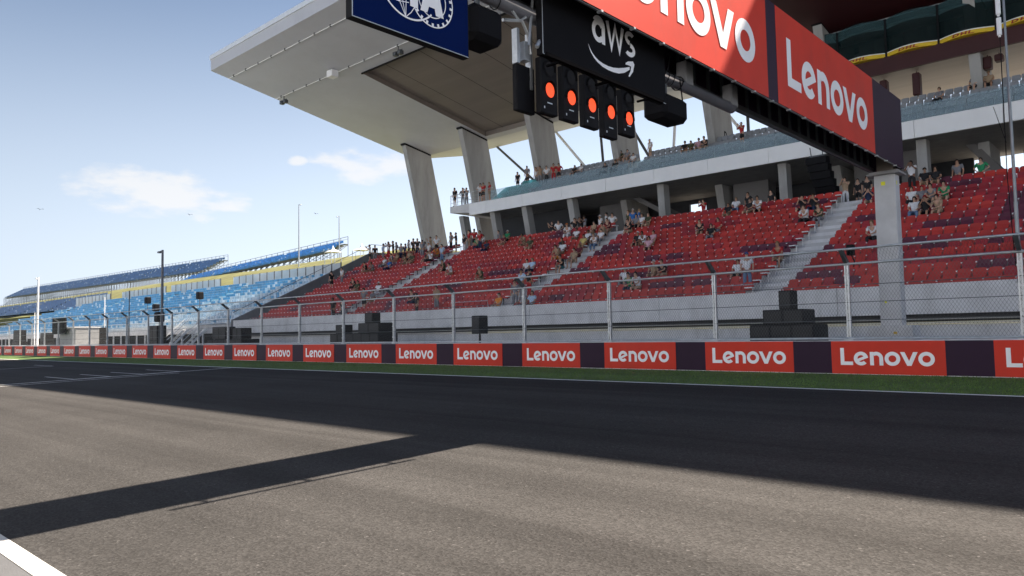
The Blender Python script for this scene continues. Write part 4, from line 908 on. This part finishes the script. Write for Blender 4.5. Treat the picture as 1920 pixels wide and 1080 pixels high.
# ------------------------------------------------------------------ people
def skin(verts, edges, radii, sub=1):
    """one continuous surface grown over a skeleton of joints"""
    me = bpy.data.meshes.new('tmp'); me.from_pydata(verts, edges, []); ob = bpy.data.objects.new('tmp', me); C.objects.link(ob)
    md = ob.modifiers.new('skin', 'SKIN'); md.use_smooth_shade = True
    for i, r in enumerate(radii):
        sv = me.skin_vertices[0].data[i]; sv.radius = r if isinstance(r, tuple) else (r, r); sv.use_root = (i == 0)
    if sub: ob.modifiers.new('s', 'SUBSURF').levels = sub
    dg = bpy.context.evaluated_depsgraph_get(); dg.update(); m2 = bpy.data.meshes.new_from_object(ob.evaluated_get(dg)); bpy.data.objects.remove(ob); bpy.data.meshes.remove(me)
    m2.polygons.foreach_set('use_smooth', [True] * len(m2.polygons)); return m2
def pose_skeleton(pose):
    """joint positions; figure faces -Y, feet (or floor under a seated person) at z 0"""
    J = {}
    if pose.startswith('sit'):
        ln = {'sit': .06, 'sitlean': -.22, 'sitphone': -.02}[pose]
        J['pel'] = (0, -.08, .53); J['spi'] = (0, -.06 + ln * .4, .74); J['che'] = (0, -.05 + ln * .8, .93); J['nek'] = (0, -.06 + ln * 1.05, 1.06); J['hed'] = (0, -.09 + ln * 1.15, 1.17); J['top'] = (0, -.08 + ln * 1.15, 1.27)
        sh = (.185, -.06 + ln * .95, 1.00)
        for s, n in ((1, 'R'), (-1, 'L')):
            J['hip' + n] = (.10 * s, -.12, .52); J['kne' + n] = (.15 * s, -.52, .53); J['ank' + n] = (.14 * s, -.54, .09); J['toe' + n] = (.16 * s, -.68, .04)
            J['sho' + n] = (sh[0] * s, sh[1], sh[2])
            if pose == 'sit': J['elb' + n] = (.25 * s, -.13, .76); J['wri' + n] = (.15 * s, -.36, .66)
            elif pose == 'sitlean': J['elb' + n] = (.23 * s, -.40, .74); J['wri' + n] = (.07 * s, -.56, .66)
            else: J['elb' + n] = (.24 * s, -.24, .80); J['wri' + n] = (.07 * s, -.36, 1.02)
    else:
        J['pel'] = (0, 0, .93); J['spi'] = (0, -.01, 1.12); J['che'] = (0, .0, 1.30); J['nek'] = (0, -.01, 1.46); J['hed'] = (0, -.04, 1.57); J['top'] = (0, -.03, 1.67)
        for s, n in ((1, 'R'), (-1, 'L')):
            J['hip' + n] = (.095 * s, 0, .90); J['kne' + n] = (.11 * s, -.03 * (s > 0), .50); J['ank' + n] = (.12 * s, .02, .09); J['toe' + n] = (.15 * s, -.13, .04); J['sho' + n] = (.195 * s, 0, 1.40)
            if pose == 'stand': J['elb' + n] = (.25 * s, .03, 1.13); J['wri' + n] = (.24 * s, -.07, .90)
            elif pose == 'hips': J['elb' + n] = (.36 * s, .06, 1.17); J['wri' + n] = (.19 * s, -.08, 1.02)
            else: J['elb' + n] = (.26 * s, -.20, 1.22); J['wri' + n] = (.06 * s, -.34, 1.47)
    return {k: Vector(v) for k, v in J.items()}
def chainmesh(J, chains, rad):
    vs_, es, rs, ix = [], [], [], {}
    for ch in chains:
        prev = None
        for k in ch:
            key, p = (k, J[k]) if isinstance(k, str) else (k[0], k[1])
            if key not in ix: ix[key] = len(vs_); vs_.append(p); rs.append(rad[key] if key in rad else rad.get(key[:3], .02))
            if prev is not None: es.append((prev, ix[key]))
            prev = ix[key]
    return vs_, es, rs
BR = {'pel': (.135, .10), 'spi': (.125, .09), 'che': (.145, .10), 'nek': .052, 'hed': (.078, .095), 'top': (.065, .08), 'sho': .062, 'elb': .042, 'wri': .028, 'hip': .085, 'kne': .058, 'ank': .040, 'toe': .034, 'pal': (.034, .018), 'fin': .0095, 'nos': .014, 'chi': .035}
PB = {}
def person_meshes(pose, long_legs):
    key = (pose, long_legs)
    if key in PB: return PB[key]
    J = pose_skeleton(pose); ch = [['pel', 'spi', 'che', 'nek', 'hed', 'top']]
    J['nos'] = J['hed'] + Vector((0, -.105, -.01)); J['chi'] = J['hed'] + Vector((0, -.055, -.085)); ch += [['hed', 'nos'], ['hed', 'chi']]
    for s, n in ((1, 'R'), (-1, 'L')):
        ch += [['che', 'sho' + n, 'elb' + n, 'wri' + n], ['pel', 'hip' + n, 'kne' + n, 'ank' + n, 'toe' + n]]
        d = (J['wri' + n] - J['elb' + n]).normalized(); sd = d.cross(Vector((0, 1, 0))).normalized() if abs(d.y) < .8 else Vector((1, 0, 0)); cu = d.cross(sd)
        pal = J['wri' + n] + d * .06; J['pal' + n] = pal; ch.append(['wri' + n, 'pal' + n])
        for f in range(4):
            b = pal + d * .025 + sd * (.027 - .018 * f); m_ = b + d * (.034 - .004 * abs(f - 1.2)) + cu * .008; e = m_ + d * (.022 - .003 * abs(f - 1.2)) + cu * .018
            ch.append(['pal' + n, ('fin%s%d' % (n, f), b), ('fin%s%dm' % (n, f), m_), ('fin%s%de' % (n, f), e)])
        b = J['wri' + n] + d * .035 + sd * .036; ch.append(['pal' + n, ('fin%st' % n, b), ('fin%ste' % n, b + d * .035 + sd * .018 + cu * .012)])
    body = skin(*chainmesh(J, ch, BR)); body.name = 'person_body'
    # shirt over torso and upper arms
    K = dict(J)
    for n in 'RL': K['slv' + n] = J['sho' + n].lerp(J['elb' + n], .72)
    K['hem'] = J['pel'] + Vector((0, 0, .0)); K['col'] = J['che'].lerp(J['nek'], .62)
    sr = {'hem': (.155, .12), 'spi': (.145, .112), 'che': (.162, .118), 'col': (.085, .075), 'sho': .082, 'slv': .066}
    shirt = skin(*chainmesh(K, [['spi', 'hem'], ['spi', 'che', 'col'], ['che', 'shoR', 'slvR'], ['che', 'shoL', 'slvL']], sr)); shirt.name = 'person_shirt'
    for n in 'RL': K['end' + n] = (J['kne' + n].lerp(J['ank' + n], .86) if long_legs else J['hip' + n].lerp(J['kne' + n], .86))
    lr = {'pel': (.150, .118), 'hip': .102, 'kne': .075, 'end': .062 if long_legs else .086}
    chn = [['pel', 'hip' + n, 'kne' + n, 'end' + n] if long_legs else ['pel', 'hip' + n, 'end' + n] for n in 'RL']
    K['wai'] = J['pel'].lerp(J['spi'], .35); lr['wai'] = (.135, .10)
    legs = skin(*chainmesh(K, [['pel', 'wai']] + chn, lr)); legs.name = 'person_trousers'
    # hair: a cap of hair over the skull, hat: crown and brim
    def skull(rx, ry, rz, back, low):
        c = J['hed'] + Vector((0, back, .035)); mb = MB(); N, Mr = 14, 7; vs_ = [tuple(c + Vector((0, 0, rz)))]; fs = []
        for r in range(1, Mr + 1):
            ph = low * r / Mr
            for k in range(N):
                th = 2 * math.pi * k / N; cut = 1 if math.sin(th) > -.3 else .62
                p = ph * cut; vs_.append(tuple(c + Vector((rx * math.sin(p) * math.cos(th), ry * math.sin(p) * math.sin(th), rz * math.cos(p)))))
        for k in range(N): fs.append((0, 1 + k, 1 + (k + 1) % N))
        for r in range(Mr - 1):
            for k in range(N): a = 1 + r * N; fs.append((a + k, a + N + k, a + N + (k + 1) % N, a + (k + 1) % N))
        return vs_, fs
    v1, f1 = skull(.090, .108, .118, .012, 2.0); hair = bpy.data.meshes.new('person_hair'); hair.from_pydata(v1, [], f1)
    v2, f2 = skull(.094, .112, .122, .006, 1.5)
    c = J['hed'] + Vector((0, 0, .055)); n0 = len(v2); N = 10
    for k in range(N + 1):
        th = math.pi * (1 + k / N); v2 += [tuple(c + Vector((.092 * math.cos(th), .108 * math.sin(th), 0))), tuple(c + Vector((.098 * math.cos(th), .108 * math.sin(th) + .085 * math.sin(th), -.012)))]
    for k in range(N): a = n0 + 2 * k; f2.append((a, a + 1, a + 3, a + 2))
    hat = bpy.data.meshes.new('person_cap'); hat.from_pydata(v2, [], f2)
    for m_ in (hair, hat): m_.polygons.foreach_set('use_smooth', [True] * len(m_.polygons))
    PB[key] = (body, shirt, legs, hair, hat)
    for m_ in PB[key]: m_.materials.clear(); m_.materials.append(M_TAG)
    return PB[key]
COL = {'white': (.70, .70, .72), 'black': (.014, .014, .017), 'grey': (.20, .20, .22), 'lightblue': (.38, .52, .68), 'navy': (.015, .025, .07), 'tan': (.36, .26, .17), 'orange': (.70, .24, .03), 'olive': (.055, .065, .032), 'blue': (.02, .13, .40), 'red': (.42, .018, .022), 'maroon': (.12, .015, .025), 'green': (.02, .24, .10), 'pink': (.58, .34, .40), 'yellow': (.55, .44, .16), 'denim': (.11, .18, .30), 'teal': (.03, .13, .15), 'skin': (.42, .25, .17)}
def cmat(c): return mat('cloth_' + c, COL[c], .85, .15, 14)
HAIR = [mat('hair_' + n, c, .6, .2, 30) for n, c in (('dark', (.014, .010, .008)), ('brown', (.045, .025, .014)), ('fair', (.20, .13, .06)))]
SKINM = [mat('skin_' + n, c, .55, .06, 9) for n, c in (('light', (.50, .30, .21)), ('warm', (.40, .22, .14)), ('deep', (.20, .10, .06)))]
WORD = {'lightblue': 'light blue', 'skin': 'bare-legged beige', 'denim': 'denim'}
SECN = ('leftmost', 'second', 'third', 'rightmost')
rp2 = random.Random(11); seen = {}; made = []
BALC = [49.45 + .85 * j for j in range(4)]
for (kind, a, x, pose, top, leg, cap) in PEOPLE:
    i = int(a)
    if kind == 'red': loc = (x, Yr(i) - .03, F(i))
    elif kind == 'redstand': loc = (x, Yr(i) - .48, F(i))
    elif kind == 'conc': loc = (x, max(a, 45.5) + .3, 8.93)
    elif kind == 'balc': loc = (x, 49.45 + .85 * i - (.03 if pose[:3] == 'sit' else .35), 13.9 + .6 * i)
    else: loc = (x, a + .2, 14.0)
    if kind == 'conc' and any(abs(x - px_) < .5 for px_ in ()): pass
    sec = sum(x > s[1] + .6 for s in SECT[:3])
    if kind in ('red', 'redstand'): where = '%s row, %s red section' % (ordn(i + 1), SECN[sec])
    elif kind == 'conc': where = 'behind %s red section' % SECN[sec]
    elif kind == 'balc': where = '%s balcony row %s' % (('front', 'second', 'third', 'top')[i], 'far left' if x < -27 else 'by lettered pillars' if x < -16 else 'right of the gantry')
    else: where = 'balcony end platform'
    long_legs = leg in ('grey', 'white', 'denim', 'red', 'navy') or (leg == 'black' and rp2.random() < .35)
    made.append((kind, loc, pose, top, leg, cap, where, long_legs))
cnt = {}
def base_label(q):
    kind, loc, pose, top, leg, cap, where, ll = q
    act = {'sit': 'seated', 'sitlean': 'leaning', 'sitphone': 'seated', 'stand': 'standing', 'hips': 'standing', 'phone': 'hands raised'}[pose]
    w = lambda c: WORD.get(c, c)
    return '%s top%s, %s %s, %s, %s' % (w(top), ' and %s cap' % cap if cap else '', w(leg), 'trousers' if ll else 'shorts', act, where)
labs = {}
for q in made: labs.setdefault(base_label(q), []).append(q)
for q in made:
    lb = base_label(q); grp = sorted(labs[lb], key=lambda r: r[1][0]); 
    if len(grp) > 1: lb = lb.replace(' red section', ' section').replace('balcony row far left', 'left balcony row') + ', %s from left' % ordn(grp.index(q) + 1)
    kind, loc, pose, top, leg, cap, where, ll = q
    rz = rp2.uniform(-.5, .5) + (-.25 if pose in ('phone',) else 0)
    if kind in ('conc', 'redstand') and pose in ('stand', 'hips') and rp2.random() < .25: rz += rp2.choice((-1.3, 1.3, 2.6))
    lb = lb if len(lb.split()) < 15 else lb.replace(', standing,', ',').replace(', seated,', ',')
    lb = lb if len(lb.split()) < 15 else lb.replace(', hands raised,', ',')
    t = thing('person', loc, 'person in ' + lb, 'person', 'spectators in the grandstand', rz if pose[:3] != 'sit' else rz * .5)
    sc = rp2.uniform(1.0, 1.1); t.scale = (sc, sc, sc)
    ms_ = person_meshes(pose, ll); sk = SKINM[0 if rp2.random() < .55 else 1 if rp2.random() < .8 else 2]
    for nm, me, m_ in (('body', ms_[0], sk), ('shirt', ms_[1], cmat(top)), ('trousers' if ll else 'shorts', ms_[2], cmat(leg)), ('cap' if cap else 'hair', ms_[4] if cap else ms_[3], cmat(cap) if cap else HAIR[0 if rp2.random() < .6 else 1 if rp2.random() < .7 else 2])):
        o = bpy.data.objects.new(nm, me); C.objects.link(o); o.parent = t; o.material_slots[0].link = 'OBJECT'; o.material_slots[0].material = m_

# ------------------------------------------------------------------ blue stand beyond the grandstand
BS0, BS1 = -150.0, -61.9
bs = thing('blue_stand', (-62, 30.4, .51), 'long low open stand of blue seats with painted glints left of the dark end wall', 'grandstand')
m = MB()
for j in range(13):
    xe = BS0 + max(0, j - 6) * 3.5; m.box(xe, BS1, 30.6 + .85 * j, 31.45 + .85 * j + (.01 if j < 12 else .3), 2.3 + .36 * j, 2.75 + .38 * j)
m.build('seating_steps', M_CONC, bs)
m = MB().box(BS0, BS1, 30.8, 31.0, .5, 2.28); m.build('under_gap_shade', M_BLACKC, bs)  # black sheet standing in for the shade of the gap under the seats
m = MB(); x = BS1 - .3
while x > BS0: m.box(x - .06, x + .06, 30.62, 30.74, .5, 2.72); x -= 2.2
m.tube([(BS0, 30.6, 3.55), (BS1, 30.6, 3.55)], .025, 6).tube([(BS0, 30.6, 3.2), (BS1, 30.6, 3.2)], .02, 6); m.build('front_posts', M_WHITE, bs)
sb = MB(); sb.box(-.21, .21, -.05, .0, .38, .76).box(-.21, .21, -.42, -.02, .40, .45); sbt = MB().box(-.215, .215, -.055, .005, .755, .785)  # top strip in a paler tone paints the sunlit seat edge
SB = [mat('seat_glint_blue', (.30, .46, .60), .35, .12, 2, rnd=.16), mat('seat_sky_blue', (.022, .25, .48), .35, .12, 2, rnd=.2), mat('seat_white', (.46, .58, .68), .35, .1, 2, rnd=.12)]  # pale tones put sun glint into the seat colour
rs_ = random.Random(5); lst = []
for j in range(13):
    xe = BS0 + max(0, j - 6) * 3.5; x = BS1 - .5
    while x > xe + .4:
        if not any(abs(x + 61.9 + gx_) < .75 for gx_ in (16, 34, 52, 70)): lst.append((x, 31.3 + .85 * j, 2.755 + .38 * j, j))
        x -= .52
def bcol(s):
    pb = smooth((-72 - s[0] + (s[3] - 5) * 2.2 + 7 * noise.noise(Vector((s[0] * .12, s[3] * .3, 0)))) / 14)
    v = rs_.random(); return 1 if v < pb * .85 + .06 else 2 if v > .62 else 0
merge_seats('blue_seats', lst, SB, bcol, lambda c: ((sb, c), (sbt, 2 if c != 1 else 0)))
# panel fence along the top of the blue stand
pf = thing('panel_fence', (-62, 42.6, 7), 'pale panel fence with dark posts along the top of the blue stand', 'fence')
M_PANEL = mat('pale_mesh_panel', (.52, .57, .60), .6, .1, .6); x = -62.2
while x > -140:
    if not (-86.5 < x < -84.5 or -103 < x < -101.5 or -123 < x < -119):
        MB().box(x - 1.52, x - .08, 42.58, 42.63, 7.35, 9.15).build('panel', M_PANEL, pf); MB().box(x - .08, x, 42.55, 42.66, 7.1, 9.2).build('fence_post', M_STEELD, pf)
    x -= 1.6
MB().box(-63, -62.2, 42.4, 42.5, 7, 8.2).build('gate_panel', M_STEELD, pf)
# temporary stands on the hill: scaffold, deck and blue seats
def hill_stand(nm, label, p0, p1, rows, dz, dy, drop):
    """front edge from p0 to p1 (x, y, z of the lowest row); rows rise away from the track"""
    p0, p1 = Vector(p0), Vector(p1); u = (p1 - p0); Ln = u.length; u.normalize(); bk = Vector((-u.y, u.x, 0)).normalized(); bk = bk if bk.y > 0 else -bk
    t = thing(nm, p0, label, 'grandstand', 'temporary stands on the hill'); dk = MB(); sc_ = MB(); lst = []
    for j in range(rows):
        o = bk * (dy * j) + Vector((0, 0, dz * j)); a, b, c, d = p0 + o, p1 + o, p1 + o + bk * dy, p0 + o + bk * dy
        dk.prism([a, b, c, d], (0, 0, -.1)); n_ = int(Ln / .55)
        for k in range(n_):
            if k % 44 < 2: continue
            q = a + u * ((k + .5) * .55) + bk * .5; lst.append((q.x, q.y, q.z, j))
    dk.build('deck', M_STEELD, t)
    n_ = int(Ln / 2.6)
    for k in range(n_ + 1):
        a = p0 + u * (Ln * k / n_)
        for j in (0, rows // 2, rows):
            q = a + bk * (dy * j) + Vector((0, 0, dz * j)); zg = ground_z(q.x, q.y); sc_.tube([(q.x, q.y, min(zg, q.z - drop)), (q.x, q.y, q.z + (1.1 if j == rows else 0))], .06, 5)
        f0 = a; f1 = a + bk * (dy * rows) + Vector((0, 0, dz * rows)); sc_.tube([f0 - Vector((0, 0, .5)), f1 - Vector((0, 0, .5))], .06, 5); sc_.tube([f0 - Vector((0, 0, drop)), f1 - Vector((0, 0, .6))], .05, 5)
        if k: b_ = p0 + u * (Ln * (k - 1) / n_); sc_.tube([a - Vector((0, 0, .4)), b_ - Vector((0, 0, drop))], .05, 5)
    e0, e1 = p0 + bk * (dy * rows) + Vector((0, 0, dz * rows + 1.1)), p1 + bk * (dy * rows) + Vector((0, 0, dz * rows + 1.1)); sc_.tube([e0, e1], .05, 5); sc_.tube([e0 - Vector((0, 0, .5)), e1 - Vector((0, 0, .5))], .03, 5)
    sc_.build('scaffold', M_STEELD, t)
    return lst
hs = []
hs += hill_stand('hill_stand', 'bright blue temporary stand on scaffold, high on the grassy hill', (-126.5, 84, 18.8), (-203, 86, 16.7), 5, .46, .85, 1.3)
hs += hill_stand('hill_stand', 'long darker blue stand on the hill, ending in bare scaffold', (-206, 94, 20.6), (-420, 96, 23.0), 9, .50, .9, 3.0)
hs += hill_stand('hill_stand', 'lower dark blue stand on scaffold at the left edge', (-176, 54, 8.6), (-300, 56, 9.0), 7, .50, .9, 2.6)
bh = MB(); bh.box(-.24, .24, -.06, .0, .35, .85).box(-.24, .24, -.45, -.02, .38, .46)
merge_seats('hill_seats', hs, [mat('seat_bright_blue', (.045, .27, .62), .35, .1, 2, rnd=.25), mat('seat_deep_blue', (.045, .15, .34), .4, .1, 2, rnd=.2), SB[2]], lambda s: (0 if s[0] > -204 and s[1] > 70 else 1) if rs_.random() < .965 else 2, lambda c: ((bh, c),))
# lamp posts and poles
def lamp_post(x, y, z0, z1, r, m_, label, head=True, arm=-.6):
    t = thing('lamp_post', (x, y, z0), label, 'lamp post'); MB().tube([(x, y, z0), (x, y, z1)], r, 8, r1=r * .6).build('pole', m_, t)
    if head: MB().tube([(x, y, z1 - .12), (x + arm * .7, y, z1 - .05)], .035, 6).bbox(x + arm - .22, x + arm + .12, y - .12, y + .12, z1 - .20, z1 - .06, .03).build('lamp_head', m_, t)
lamp_post(-56.75, 23, .51, 8.55, .14, mat('lamp_post_grey', (.14, .15, .17), .5, .1, 4, metal=.3), 'thick dark lamp post with a small arm, in front of the blue stand', arm=-.5)
lamp_post(-87.6, 23, .51, 8.5, .13, M_WHITE, 'white lamp post near the left edge, in front of the blue stand', arm=-.5)
lamp_post(-64.5, 23.5, .51, 5.9, .06, M_STEELD, 'thin dark pole left of the thick dark lamp post', False)
lamp_post(-80.5, 27, .51, 6.2, .07, M_WHITE, 'thin white pole behind the black screen box', False)
lamp_post(-75.5, 27.5, .51, 5.2, .07, M_STEEL, 'thin grey pole right of the black screen box', False)
lamp_post(-104, 27, .51, 5.4, .07, M_WHITE, 'short white pole at the far left behind the fence', False)
lamp_post(-115, 70, 12.5, 25.2, .14, M_STEEL, 'lamp post on the hill in front of the bright blue stand', arm=.6)
lamp_post(-126.2, 86, 17, 26.2, .14, M_STEEL, 'lamp post at the right end of the bright blue stand', arm=-.6)
# marshal shelter with a black screen
t = thing('marshal_shelter', (-76, 22.6, .51), 'grey corrugated trackside box with a black screen on its top left', 'shelter')
m = MB(); x = -77.6
while x < -73.6: m.box(x, x + .2, 22.2, 24.2, .51, 3.0); m.box(x + .2, x + .32, 22.26, 24.2, .51, 3.0); x += .32
m.build('box', mat('galvanised_sheet', (.40, .41, .42), .6, .1, 2, metal=.3), t); MB().box(-77.8, -73.4, 22.0, 24.3, 3.0, 3.12).build('roof', M_WHITE, t)
MB().bbox(-78.3, -74.9, 21.75, 21.98, 2.5, 3.95, .03).build('screen', M_BLACK, t)
# white access stairs under the blue stand
for k, x in enumerate((-66.2, -69.8)):
    t = thing('access_stairs', (x, 28.4, .51), 'white metal access stairs in front of the blue stand, %s one' % ('right' if k == 0 else 'left'), 'stairs', 'white access stairs')
    m = MB()
    for sx in (0, 1.0): m.prism([(x + sx, 28.0, .55), (x + sx, 28.25, .55), (x + sx, 30.5, 2.75), (x + sx, 30.25, 2.75)], (.06, 0, 0))
    m.build('stringers', M_WHITE, t); m = MB()
    for i in range(9): m.box(x + .06, x + 1.0, 28.1 + .25 * i, 28.34 + .25 * i, .70 + .24 * i, .74 + .24 * i)
    m.build('treads', M_STEEL, t); MB().tube([(x, 28.05, 1.5), (x, 30.4, 3.7)], .03, 6).tube([(x + 1.03, 28.05, 1.5), (x + 1.03, 30.4, 3.7)], .03, 6).tube([(x, 28.05, .6), (x, 28.05, 1.5)], .025, 6).tube([(x + 1.03, 28.05, .6), (x + 1.03, 28.05, 1.5)], .025, 6).build('handrail', M_WHITE, t)
# loudspeakers on the lamp posts and blue stand, small tents on the hill, a green bush, three birds
for k, (x, y, z) in enumerate(((-60.2, 24.2, 3.2), (-79, 36, 6.1), (-83, 33, 4.9), (-93, 36, 6.2))):
    t = thing('horn_speaker', (x, y, z), 'small black loudspeaker over the blue seats, %s from the right' % ordn(k + 1), 'loudspeaker', 'small loudspeakers by the blue stand')
    MB().bbox(x - .35, x + .35, y - .3, y + .3, z, z + .8, .08).build('cabinet', M_BLACK, t); MB().tube([(x, y, (.51 if y < 30 else 2.75 + .38 * (y - 31) / .85)), (x, y, z)], .04, 6).build('stand', M_STEELD, t)
for k, (x, y, w) in enumerate(((-104.5, 70, 1.0), (-96.5, 70, 1.1))):
    z = ground_z(x, y); t = thing('peaked_tent', (x, y, z), 'small white peaked tent on the hill, %s of two' % ('left' if k == 0 else 'right'), 'tent', 'white tents on the hill')
    MB().add([(x - w, y - w, z + 2), (x + w, y - w, z + 2), (x + w, y + w, z + 2), (x - w, y + w, z + 2), (x - .2, y - .2, z + 2.5), (x + .2, y - .2, z + 2.5), (x + .2, y + .2, z + 2.5), (x - .2, y + .2, z + 2.5), (x, y, z + 3.2)], [(0, 1, 5, 4), (1, 2, 6, 5), (2, 3, 7, 6), (3, 0, 4, 7), (4, 5, 8), (5, 6, 8), (6, 7, 8), (7, 4, 8)]).build('canopy', M_WHITE, t, fix=False)
    m = MB()
    for sx in (-1, 1):
        for sy in (-1, 1): m.tube([(x + sx * w * .97, y + sy * w * .97, z), (x + sx * w * .97, y + sy * w * .97, z + 2)], .06, 5)
    m.build('legs', M_STEEL, t)
def bush(x, y, z, rx, ry, rz, n, name, label, colr):
    r_ = random.Random(int(x)); m = MB()
    for i in range(n):
        d = Vector((r_.gauss(0, 1), r_.gauss(0, 1), abs(r_.gauss(0, .8)))).normalized() * r_.uniform(.55, 1.05); c = Vector((x + d.x * rx, y + d.y * ry, z + d.z * rz)); s = r_.uniform(.12, .26); a = Vector((r_.uniform(-1, 1), r_.uniform(-1, 1), r_.uniform(-1, 1))).normalized(); b = a.orthogonal().normalized()
        m.quad(c - a * s, c + b * s * .6, c + a * s, c - b * s * .6)
    t = thing(name, (x, y, z), label, 'bush'); m.build('foliage', mat('bush_leaf', colr, .8, .3, 1, rnd=.4), t, fix=False); MB().tube([(x, y, z - .2), (x, y, z + rz * .6)], .12, 6).build('stem', mat('bark', (.10, .07, .05), .9, .2, 4), t)
bush(-103, 56, ground_z(-103, 56), 4.2, 1.5, 1.5, 900, 'green_bush', 'bright green bush on the hill above the panel fence', (.05, .20, .055))
bush(-88, 50, ground_z(-88, 50), 2.0, 1.5, 1.1, 400, 'green_bush', 'small green bush at a gap in the panel fence', (.05, .20, .055))
for k, (px, py, dd) in enumerate(((75, 393, 110), (356, 403, 120), (592, 401, 130))):
    d = pdir(px, py).normalized(); c = Vector((0, 0, 1.8)) + d * dd; t = thing('bird', c, 'tiny dark bird in the sky, %s of three' % ('leftmost', 'middle', 'rightmost')[k], 'bird', 'birds in the sky')
    MB().add([(c.x + a_, c.y + b_, c.z + e_) for a_, b_, e_ in ((-.22, 0, 0), (-.05, .05, .05), (.12, .04, .03), (.25, 0, .01), (.12, -.04, -.04), (-.05, -.05, -.05))], [(0, 1, 5), (1, 2, 4, 5), (2, 3, 4)]).build('body', M_BLACK, t, fix=False)
    w1 = MB()
    for s in (-1, 1): w1.add([(c.x - .04, c.y, c.z + .02), (c.x + .1, c.y, c.z + .03), (c.x + .07, c.y + s * .25, c.z + .14), (c.x - .02, c.y + s * .48, c.z + .05), (c.x - .08, c.y + s * .25, c.z + .12)], [(0, 1, 2, 4), (2, 3, 4)])
    w1.build('wings', M_BLACK, t, fix=False)
